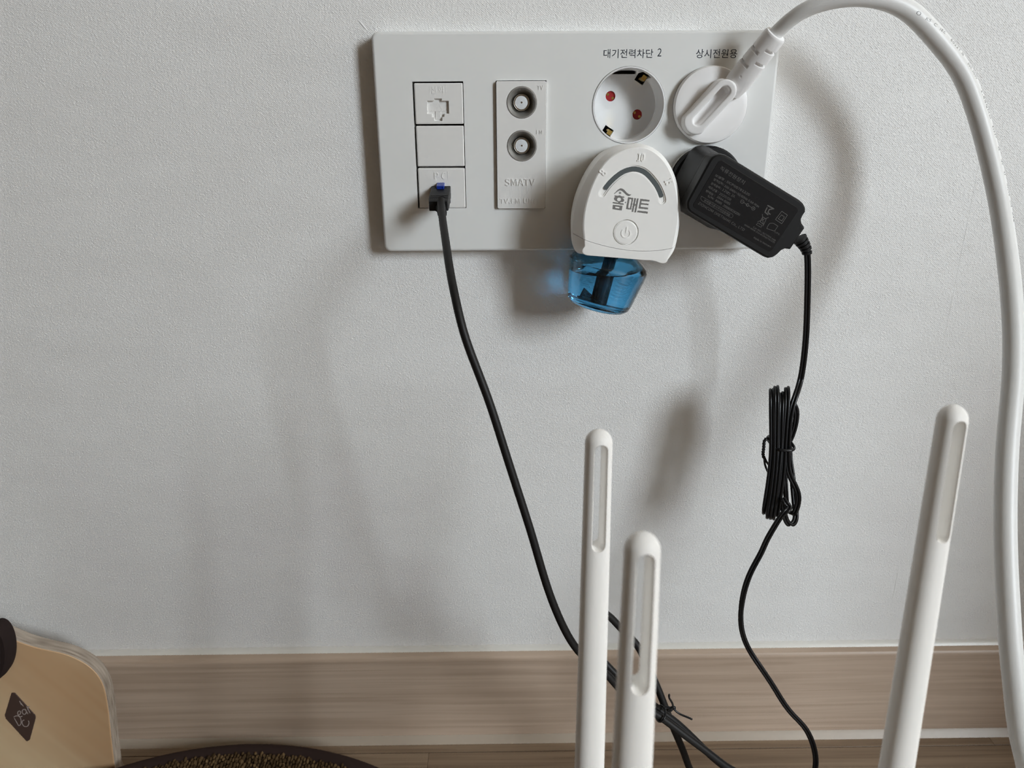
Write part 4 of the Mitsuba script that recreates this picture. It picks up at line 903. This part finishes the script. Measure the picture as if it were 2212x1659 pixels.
# ------------------------------------------------------------------ black power adapter
ad = thing('power_adapter', 'black power adapter with printed rating text plugged in the lower right socket', 'adapter')
za = zoomed(1430, 290, 5.353)
DA = 60.0
front = za([(285, 815), (290, 775), (310, 735), (545, 305), (575, 262), (620, 235), (680, 226), (740, 238), (800, 272), (1600, 765), (1645, 805), (1668, 850), (1668, 900), (1640, 940), (1618, 985), (1625, 1030), (1662, 1085), (1490, 1338), (1430, 1328), (1385, 1350), (1340, 1395), (1290, 1430), (1235, 1440), (1180, 1420), (400, 955), (320, 905), (292, 862)])
fo = Polygon(on(front, DA)).buffer(0)
fr_ = ccw(np.array(fo.buffer(-0.5).buffer(0.5, quad_segs=4).exterior.coords)[:-1])
obj(ad + '__body', loft(fr_, [(3.0, 27.0), (1.6, 29.0), (0.35, 44), (0.0, 47.9), (0.0, 48.0)], 220, WALL), 'm_black', 25)
obj(ad + '__cover', loft(fr_, [(0.35, 48.0), (0.12, 48.25), (0.0, 48.4), (0.0, 57.8), (0.35, 59.2), (1.2, 60.0)], 220, WALL), 'm_black', 25)
# the deep end over the socket
A0 = np.array(on(za([(420, 545)]), DA)[0]); A1 = np.array(on(za([(1370, 1115)]), DA)[0])
ea = (A1 - A0) / np.linalg.norm(A1 - A0); eb = np.array([-ea[1], ea[0]])
E0 = np.array(on(za([(435, 565)]), DA)[0])
def adl(x, y): return E0 + ea * x + eb * y
ep = fo.buffer(-0.4).intersection(Polygon([adl(-20, -40), adl(-20, 40), adl(31, 40), adl(31, -40)])).buffer(-2).buffer(2, quad_segs=6)
obj(ad + '__socket_end', loft(np.array(ep.exterior.coords)[:-1], [(-0.6, 16.6), (-1.8, 17.8), (-2.3, 20), (-1.2, 32), (0.0, 47)], 200, WALL), 'm_black', 25)
obj(ad + '__plug_disc', lathe([(16.6, -4), (17.1, -3), (17.1, 10.8), (19.4, 11.0), (20.5, 11.3), (20.5, 13.4), (19.6, 14.6), (0, 14.6)], 80, wall_at(cx2 + 1.1, cz2 - 0.3, DZ)), 'm_black', 30)
for s in (-1, 1):
    obj(ad + '__pin', lathe([(2.0, -26), (2.4, -25), (2.4, -3)], 24, wall_at(cx2 + s * pins[1][0], cz2 + s * pins[1][1], DZ)), 'm_steel', 30)
lab = za([(650, 318), (690, 300), (1560, 845), (1575, 880), (1265, 1345), (1230, 1358), (368, 850), (355, 820)])
lp = Polygon(on(lab, DA)).buffer(-0.6).buffer(0.6, quad_segs=6)
obj(ad + '__label_panel', loft(np.array(lp.exterior.coords)[:-1], [(0, 59.9), (0, 60.12), (0.12, 60.2)], 200, WALL), 'm_black_gloss', 25)
DL = 60.2
T_ = [('직류전원장치', (662, 402), (948, 585), 1.75), ('모델명', (608, 482), (715, 538), 1.0), (':', (722, 545), (735, 552), 1.1), ('DCP00781220', (742, 556), (1010, 716), 1.15), ('정격입력', (590, 528), (698, 588), 1.0), (':', (700, 588), (712, 596), 1.1), ('100-240V~50/60Hz 0.6A Max', (715, 604), (1118, 850), 1.1),
      ('정격출력', (560, 573), (668, 634), 1.0), (':', (672, 634), (684, 642), 1.1), ('12V', (688, 648), (758, 690), 1.3), ('2A', (795, 712), (835, 736), 1.3), ('제조년월', (530, 614), (632, 674), 1.0), (':', (640, 674), (650, 682), 1.1), ('2020/08', (655, 694), (792, 772), 1.2), ('판매원', (500, 660), (588, 712), 1.0), (':', (598, 712), (610, 720), 1.1),
      ('1644-8695', (630, 730), (782, 822), 1.15), ('S/N:', (522, 718), (600, 762), 1.0), ('B888', (612, 772), (686, 815), 1.05), ('20080818200', (700, 830), (895, 946), 1.15), ('본제품사용시주의', (482, 768), (690, 890), 0.85), ('전용제품', (690, 892), (782, 946), 0.85), ('ZIONCOM (VIETNAM) Co., LTD', (412, 805), (945, 1122), 1.35),
      ('Cat NO.: A170WK-adp', (1050, 1078), (1312, 1238), 0.8), ('MSIP-REM-ZIO-DCP00781220', (950, 1052), (1300, 1262), 0.75), ('Made in Vietnam', (1055, 1200), (1255, 1312), 0.9), ('LPS', (1300, 1135), (1355, 1168), 0.8)]
for t_, a_, b_, cap_ in T_:
    pa, pb = za([a_, b_])
    text_on(ad + '__lettering', t_, pa, pb, cap_, DL, 'm_adapter_print', 0.05, 0, 1.0 if cap_ < 1.2 else 0)
sy = []
def ln(pts, w=0.22): sy.append(stroke(on(za(pts), DL), w, DL, 0.05))
def ringpx(cx, cy, rr, w=0.25, a0=0, a1=2 * np.pi): ln([(cx + rr * math.cos(t), cy + rr * math.sin(t)) for t in np.linspace(a0, a1, 26)], w)
ln([(760, 668), (788, 685)], 0.25); ln([(752, 684), (764, 691)], 0.22); ln([(770, 695), (782, 702)], 0.22)
ringpx(928, 780, 20); ringpx(1055, 858, 20); ringpx(990, 818, 14, 0.4, 0.3, 5.6); ln([(946, 790), (980, 812)]); ln([(1004, 826), (1038, 848)]); ln([(920, 776), (936, 785)]); ln([(1046, 853), (1064, 863)]); ln([(1059, 850), (1050, 866)])
ln([(1385, 890), (1450, 935), (1385, 1035), (1312, 985), (1385, 890)], 0.3); ln([(1382, 932), (1415, 955), (1385, 1003), (1345, 976), (1382, 932)], 0.3)
ln([(1225, 825), (1290, 862)], 0.7); ln([(1215, 850), (1190, 900), (1225, 930)], 0.6); ln([(1275, 865), (1240, 870), (1225, 905), (1250, 925)], 0.6)
ln([(1160, 925), (1172, 1060)], 0.28); ln([(1230, 962), (1105, 1012)], 0.28); ln([(1165, 955), (1205, 980), (1175, 1045), (1135, 1010), (1165, 955)], 0.3)
ln([(1108, 1025), (1158, 1055), (1145, 1078), (1090, 1045), (1108, 1025)], 0.22)
ln([(1245, 1030), (1285, 1028), (1340, 1062), (1322, 1090), (1300, 1120), (1210, 1090), (1230, 1050), (1245, 1030)], 0.26)
ln([(455, 715), (815, 925), (822, 945), (808, 965), (790, 962), (465, 770), (448, 748), (455, 715)], 0.16)
obj(ad + '__symbol', cat(*sy), 'm_adapter_print', frame=WALL)
ribs, rr = [], []
rp = spline(path3([(*za([(1590, 1205)])[0], 53), (*za([(1625, 1255)])[0], 53), (*za([(1660, 1315)])[0], 53), (*za([(1677, 1385)])[0], 53)]), 60)
for i in range(60):
    ph = (i / 59) * 4.6
    rr.append(4.0 - 1.4 * i / 59 + (0.0 if (ph % 1) < 0.6 else -0.75))
obj(ad + '__strain_relief', tube(rp, rr, 24), 'm_black', 30)
# flat two-core lead: out of the relief, folded into a hank, and away
eight = union_all([Point(-0.86, 0).buffer(0.92, quad_segs=5), Point(0.86, 0).buffer(0.92, quad_segs=5)])
sec = ccw(np.array(eight.exterior.coords)[:-1])
zb = zoomed(1560, 800, 4.146)
lead_in = [(1743.5, 545, 53), (1745, 580, 52), (1744, 650, 50), (1740, 740, 49), (1733, 800, 49)]
path = list(lead_in)
def zz(x, y, d): path.append((*zb([(x, y)])[0], d - 5 + 18 * (y - 150) / 1180))
zz(702, 80, 55); zz(668, 200, 58); zz(628, 320, 60); zz(600, 480, 60); zz(588, 655, 59)
zz(585, 800, 58); zz(600, 920, 58); zz(645, 1020, 58); zz(680, 1120, 58); zz(670, 1220, 57); zz(630, 1285, 54); zz(590, 1240, 51); zz(570, 1100, 50)
zz(560, 900, 49); zz(562, 655, 49); zz(572, 400, 49); zz(578, 220, 50)
zz(580, 158, 54); zz(582, 220, 58); zz(574, 400, 60); zz(556, 655, 60); zz(542, 900, 60); zz(510, 1150, 60); zz(492, 1270, 58); zz(490, 1305, 54); zz(492, 1260, 50); zz(510, 900, 48); zz(520, 655, 48); zz(528, 380, 48); zz(530, 250, 49)
zz(530, 205, 53.5); zz(531, 260, 57.5); zz(526, 420, 59.5); zz(520, 655, 59.5); zz(500, 900, 60.5); zz(468, 1180, 60); zz(452, 1290, 58); zz(450, 1328, 54); zz(455, 1270, 50); zz(480, 900, 47); zz(492, 655, 47); zz(490, 350, 48); zz(486, 200, 49)
zz(484, 148, 54); zz(486, 200, 58.5); zz(486, 400, 60); zz(482, 655, 60); zz(470, 900, 60); zz(435, 1180, 59.5); zz(418, 1285, 58); zz(416, 1322, 54); zz(420, 1260, 50); zz(445, 900, 47); zz(456, 655, 47); zz(450, 350, 48); zz(446, 230, 49)
zz(445, 172, 53.5); zz(446, 230, 58); zz(447, 400, 59.5); zz(448, 655, 59.5); zz(438, 850, 59); zz(408, 1080, 58.5); zz(385, 1230, 57); zz(383, 1282, 52); zz(395, 1240, 48); zz(440, 1000, 45.5); zz(520, 760, 45); zz(590, 655, 46); zz(640, 540, 48)
zz(664, 420, 51); zz(655, 335, 53); zz(625, 296, 53); zz(596, 320, 51); zz(584, 480, 47); zz(600, 655, 46); zz(606, 800, 47); zz(625, 930, 49); zz(640, 1080, 51); zz(655, 1240, 53); zz(652, 1345, 55); zz(612, 1382, 57); zz(575, 1345, 58); zz(548, 1230, 59); zz(540, 1150, 60)
zz(560, 1175, 63.5); zz(592, 1212, 64); zz(598, 1235, 65); zz(560, 1270, 66); zz(505, 1340, 65); zz(450, 1430, 63); zz(395, 1530, 61); zz(345, 1640, 58)
path += [(1620, 1240, 78), (1603, 1300, 80), (1601, 1350, 82), (1614, 1395, 84), (1640, 1437, 88), (1672, 1485, 92), (1705, 1535, 96), (1737, 1570, 98), (1755, 1605, 99), (1762, 1640, 98), (1757, 1675, 96), (1750, 1720, 92)]
lp3 = np.vstack([path3(path), [[214, -132, 48], [226, -176, 34]]])
N = 1500
lq = spline(lp3, N)
wide = np.tile([1.0, 0, 0.0], (N, 1))
# the lead turns on itself below the hank
tt = np.linspace(0, 1, N)
iin = np.argmin(np.linalg.norm(proj(lq) - [1620, 1240], axis=1))
tw = np.interp(np.arange(N), [0, 30, 120, iin - 60, iin, iin + 25, iin + 60, N - 60, N - 40, N], [0.2, 0.2, 0.5, 0.0, 0.25, 1.1, 0.35, 0.3, 1.0, 1.0])
lt = np.gradient(lq, axis=0); lt /= np.linalg.norm(lt, axis=1, keepdims=True)
u_ = np.cross(lt, [0, -1, 0]); nrm_ = np.linalg.norm(u_, axis=1, keepdims=True)
base_u = np.where(nrm_ > 0.25, u_ / np.maximum(nrm_, 1e-6), wide)
sgn = np.where(base_u[:, :1] < 0, -1, 1); base_u = base_u * sgn
inh = (proj(lq)[:, 1] > 828) & (proj(lq)[:, 1] < 1145)
base_u = np.where((inh & (np.abs(lt[:, 2]) > 0.0))[:, None], wide, base_u)
from scipy.ndimage import gaussian_filter1d
base_u = gaussian_filter1d(base_u, 4, axis=0)
bu = base_u - (base_u * lt).sum(1, keepdims=True) * lt; bu /= np.linalg.norm(bu, axis=1, keepdims=True)
bv = np.cross(lt, bu)
wd = np.cos(tw)[:, None] * bu + np.sin(tw)[:, None] * bv
obj(ad + '__lead', sweep(lq, sec, 1.0, wd), 'm_black_gloss', 40)
tie2 = thing('twist_tie', 'black wire tie wrapped round the waist of the bundled adapter lead', 'twist tie')
wx = P3(*zb([(524, 650)])[0], 55.5)
a = np.linspace(0, 2 * np.pi, 48)
hw = 0.92 * np.linalg.norm(P(*zb([(632, 650)])[0], 53) - P(*zb([(425, 650)])[0], 53)) / 2
ringp = wx + np.outer(hw * np.sign(np.cos(a)) * np.abs(np.cos(a)) ** 0.7, [1, 0, -0.02]) + np.outer(10.5 * np.sign(np.sin(a)) * np.abs(np.sin(a)) ** 0.7, [0, -1, 0])
obj(tie2 + '__band', tube(ringp, 0.85, 12), 'm_black_gloss', True)
tail = [(430, 625), (400, 612), (380, 630), (372, 690), (366, 740), (378, 790)]
obj(tie2 + '__twist', round_tube(spline(path3([(*p, 60) for p in zb(tail)]), 40), 0.9 + 0.18 * np.sin(np.arange(40) * 1.6), 10), 'm_black_gloss', True)
for e in ([(378, 785), (385, 850), (400, 890), (420, 935)], [(382, 785), (405, 830), (420, 850), (432, 880)]):
    obj(tie2 + '__loose_end', round_tube(spline(path3([(*p, 58 - 0.8 * i) for i, p in enumerate(zb(e))]), 24), 0.62, 10), 'm_black_gloss', True)

# ------------------------------------------------------------------ router aerials
ANT = [  # top px, depth; lower px, depth; widths; slot
    ('slender white slotted antenna, the left one of the close pair', (1294, 927, 200), (1273, 1660, 219), 10.5, 12.6, 8),
    ('white slotted antenna nearest the camera, right of the slender one and lower at its tip', (1389, 1149, 276), (1365, 1660, 290), 10.5, 12.4, 6),
    ('white slotted antenna leaning right, standing apart beside the white cord', (2062, 874, 222), (1936, 1660, 252), 10.3, 12.2, 9),
]
for lab_, tp, bp, w0, w1, yaw in ANT:
    k = thing('router_antenna', lab_, 'antenna', 'white router antennas')
    top_, bot_ = P3(*tp), P3(*bp)
    axis = top_ - bot_; length = np.linalg.norm(axis); axis /= length
    drop = (bot_[2] - 62) / axis[2]
    base = bot_ - axis * drop
    full = length + drop
    ya = math.radians(yaw)
    toward = np.array([math.sin(ya), -math.cos(ya), 0.0])
    fu = np.cross(toward, axis)
    AF = Frame(base, -fu if fu[0] < 0 else fu, np.cross(axis, -fu if fu[0] < 0 else fu))   # n = axis, v away from the room's eye
    n_ = 64; a = np.arange(n_) * 2 * np.pi / n_
    def sup(wx_, wy_):
        p_ = 2.0 / 2.2
        return np.stack([wx_ * np.sign(np.cos(a)) * np.abs(np.cos(a)) ** p_, wy_ * np.sign(np.sin(a)) * np.abs(np.sin(a)) ** p_], 1)
    hs_ = np.r_[np.linspace(0, full - 5.3, 14), full - 5.3 + 5.3 * np.sin(np.radians([15, 30, 45, 58, 70, 79, 86]))]
    rings = []
    for h in hs_:
        w_ = np.interp(h, [0, drop, full], [w1 * 1.06, w1, w0]) / 2
        if h > full - 5.3:
            w_ *= math.sqrt(max(1 - ((h - full + 5.3) / 5.3) ** 2, 0.003))
        rings.append(np.column_stack([sup(w_, w_ * 0.88), np.full(n_, h)]))
    body_ = mani(stack(rings))
    sl0, sl1 = full - 48.6, full - 5.7
    sw = 2.25
    def stad(g, dd): return LineString([(0, sl0 + sw), (0, sl1 - sw)]).buffer(sw + g, quad_segs=10)
    cut = ext(stad(0, 0), -20, 20).rotate([90, 0, 0])
    body_ = body_ - cut
    front_c = m3.Manifold.batch_hull([ext(stad(0.0, 0), 3.4, 3.5), ext(stad(0.6, 0), 4.3, 8)]).rotate([90, 0, 0])
    body_ = body_ - front_c
    obj(k, body_, 'm_antenna', 38, AF)
rt_ = thing('wireless_router', 'low white router body on the floor that carries the three antennas', 'router')
obj(rt_ + '__body', loft(rect(0, -345, 330, -175, 22).exterior.coords[:-1], [(3, 8), (0, 12), (0, 52), (3, 60), (10, 64)], 160), 'm_antenna', 30)
for x, y in ((25, -325), (305, -325), (25, -195), (305, -195)):
    obj(rt_ + '__foot', cyl(8, 8, 0, 9, 32, x, y), 'm_dark')

# ------------------------------------------------------------------ plywood panel, its tag, and the round carpet pad
zw = zoomed(0, 1300, 4.622)
DP, TP = 40.0, 11.0
edge_ = zw([(-420, -60), (-330, 60), (-220, 190), (-90, 285), (70, 350), (150, 385), (300, 440), (500, 490), (650, 525), (800, 590), (900, 655), (980, 740), (1040, 860), (1070, 1000), (1090, 1150), (1110, 1350), (1140, 1600), (1152, 1700)])
ep_ = on(edge_, DP)
es = spline(ep_, 120)
xl = es[:, 0].min()
pan = np.vstack([[[xl - 150, 0.5]], [[xl - 150, es[0, 1]]], es, [[es[-1, 0] + 1.0, 0.5]]])
pp = Polygon(pan).buffer(0)
pw = thing('plywood_panel', 'pale plywood board with a rounded corner and dark brown tag, standing before the wall', 'board')
pr_ = ccw(np.array(pp.exterior.coords)[:-1])
rr_ = resample(pr_, 300); nr = normals2(rr_)
sideb = [np.column_stack([rr_ - nr * i, np.full(300, h)]) for i, h in ((0.8, DP - TP), (0.1, DP - TP + 0.7), (0.0, DP - TP + 1.5), (0.0, DP - 1.3), (0.1, DP - 0.5))]
facem = [np.column_stack([rr_ - nr * i, np.full(300, h)]) for i, h in ((0.1, DP - 0.5), (0.35, DP - 0.15), (0.8, DP))]
obj(pw + '__edge', stack(sideb), 'm_ply_edge', 40, WALL)
obj(pw + '__face', stack(facem), 'm_birch', 40, WALL)
tg = Polygon(on(zw([(118, 905), (150, 905), (355, 1130), (358, 1160), (300, 1375), (270, 1392), (62, 1165), (50, 1130)]), DP)).buffer(-0.6).buffer(0.6)
tk = obj(pw + '__tag', loft(np.array(tg.exterior.coords)[:-1], [(0, DP - 0.1), (0, DP + 0.35), (0.2, DP + 0.5)], 120, WALL), 'm_tag', 25)
sg_ = [[(145, 1165), (185, 1235)], [(140, 1150), (170, 1138), (198, 1152), (211, 1190), (205, 1225), (185, 1235)], [(186, 1128), (206, 1110), (200, 1090), (182, 1095), (178, 1122), (198, 1146), (222, 1140)], [(244, 1074), (224, 1084), (227, 1114), (246, 1124), (263, 1105), (250, 1078)], [(252, 1072), (278, 1118)], [(268, 1048), (300, 1110)], [(278, 1076), (280, 1052), (294, 1044)], [(200, 1000), (214, 1028)], [(196, 992), (232, 1040)], [(240, 1180), (221, 1202), (234, 1236), (262, 1246), (284, 1230), (284, 1188)]]
obj(tk + '__lettering', cat(*[stroke(on(zw(spline(np.array(s, float), 20) if len(s) > 3 else s), DP + 0.5), 0.55, DP + 0.5, 0.05) for s in sg_]), 'm_tag_ink', frame=WALL)
fc = P3(-14, 1417, 52)
fp = thing('dark_cushion', 'dark brown rounded end of a soft pad at the far left, before the plywood board', 'cushion')
e_ = np.linspace(0, 2 * np.pi, 60, endpoint=False)
fo_ = on([(-16 + 33 * math.cos(t), 1418 + 62 * math.sin(t) * (1.0 if math.sin(t) < 0 else 0.95)) for t in e_], 52)
obj(fp, loft(fo_, [(2.0, DP + 0.0), (0.3, DP + 1.5), (0, DP + 6), (0.6, DP + 10), (2.0, DP + 12)], 120, WALL), 'm_felt', 40)

RZ = 17.0
ang = np.array([P3(560, 1603, 0)])
def floor_pt(px, py, z):
    r_ = fw * FPX + rt * (px - W / 2) - up * (py - H / 2)
    t_ = (z - CAM[2]) / r_[2]
    return CAM + r_ * t_
e1, e2, e3 = floor_pt(235, 1659, RZ), floor_pt(560, 1602, RZ), floor_pt(832, 1659, RZ)
A_ = np.array([[2 * (e2 - e1)[0], 2 * (e2 - e1)[1]], [2 * (e3 - e1)[0], 2 * (e3 - e1)[1]]])
b_ = np.array([e2[0] ** 2 + e2[1] ** 2 - e1[0] ** 2 - e1[1] ** 2, e3[0] ** 2 + e3[1] ** 2 - e1[0] ** 2 - e1[1] ** 2])
rc = np.linalg.solve(A_, b_); RR = np.linalg.norm(rc - e2[:2])
pad = thing('carpet_pad', 'round brown carpet pad with a dark brown bound edge on the floor by the wall', 'carpet pad')
FL = Frame([rc[0], rc[1], 0], [1, 0, 0], [0, 1, 0])
obj(pad + '__core', lathe([(RR - 4, 0.2), (RR - 3, 1), (RR - 3, RZ - 3), (RR - 8, RZ - 1.5), (0, RZ - 1.5)], 160, FL), 'm_binding', 30)
bprof2 = [(RR - 0.6, 0.6), (RR, 3), (RR, RZ - 4), (RR - 0.8, RZ - 1.4), (RR - 3, RZ - 0.2), (RR - 6, RZ), (RR - 9.5, RZ - 0.3), (RR - 11, RZ - 1.4)]
a = np.arange(200) * 2 * np.pi / 200
rv = [np.column_stack([r_ * np.cos(a), r_ * np.sin(a), np.full(200, h)]) for r_, h in bprof2]
obj(pad + '__binding', tm(stack(rv, (False, False)), FL), 'm_binding', 40)
rng = np.random.default_rng(5)
ico = trimesh.creation.icosphere(subdivisions=1)
pos = []
for iy in range(int(190 / 3.1) + 1):
    for ix in range(int(2 * RR / 2.35) + 1):
        x = -RR + ix * 2.35; y = RR - 11 - iy * 3.1 + (ix % 2) * 1.55
        if x * x + y * y < (RR - 10.5) ** 2:
            pos.append((x, y))
pos = np.array(pos) + rng.normal(0, 0.25, (len(pos), 2))
nt = len(pos)
size = rng.uniform(0.85, 1.2, nt)
vv_ = ico.vertices[None] * np.array([1.15, 1.75, 2.0]) * size[:, None, None]
lean = rng.normal(0, 0.28, (nt, 1, 2))
vv_[:, :, :2] += lean * vv_[:, :, 2:3]
vv_ = vv_ + np.column_stack([pos, RZ - 1.2 + rng.normal(0, 0.3, nt)])[:, None]
ff_ = (ico.faces[None] + (np.arange(nt) * len(ico.vertices))[:, None, None]).reshape(-1, 3)
tone = rng.beta(2, 2.6, nt)[:, None]
colr = (1 - tone) * np.array([0.034, 0.020, 0.010]) + tone * np.array([0.165, 0.108, 0.054])
col = np.repeat(colr, len(ico.vertices), 0)
k = obj(pad + '__pile', trimesh.Trimesh(vv_.reshape(-1, 3), ff_, process=False), 'm_carpet', True, FL, color=col)
labels[k] = {'kind': 'stuff', 'label': 'looped brown carpet pile'}

# ------------------------------------------------------------------ added cabinet, unseen right of the picture, to shade the lower right wall
cab = thing('shade_cabinet', 'added low wooden cabinet, unseen to the right, shading the lower right of the wall', 'cabinet')
CX0, CX1, CD, CH = 665.0, 1265.0, 420.0, 500.0
obj(cab + '__body', cat(box3(CX0, -CD, 40, CX0 + 18, -16, CH - 22), box3(CX1 - 18, -CD, 40, CX1, -16, CH - 22), box3(CX0 + 18, -CD + 20, 40, CX1 - 18, -16, 60), box3(CX0 + 18, -30, 60, CX1 - 18, -16, CH - 22)), 'm_baseboard', 20)
obj(cab + '__top', loft(rect(CX0 - 8, -CD - 8, CX1 + 8, -16, 4).exterior.coords[:-1], [(1, CH - 22), (0, CH - 21), (0, CH - 1), (1, CH)], 120), 'm_baseboard', 25)
for x0_, x1_ in ((CX0 + 20, (CX0 + CX1) / 2 - 2), ((CX0 + CX1) / 2 + 2, CX1 - 20)):
    dk = obj(cab + '__door', box3(x0_, -CD - 2, 64, x1_, -CD + 16, CH - 26), 'm_baseboard')
    xh = x1_ - 30 if x0_ < 800 else x0_ + 30
    obj(dk + '__handle', box3(xh - 5, -CD - 22, 300, xh + 5, -CD - 2, 400), 'm_steel')
for x, y in ((CX0 + 40, -50), (CX1 - 40, -50), (CX0 + 40, -CD + 40), (CX1 - 40, -CD + 40)):
    obj(cab + '__leg', cyl(14, 18, 0, 41, 32, x, y), 'm_baseboard', 30)
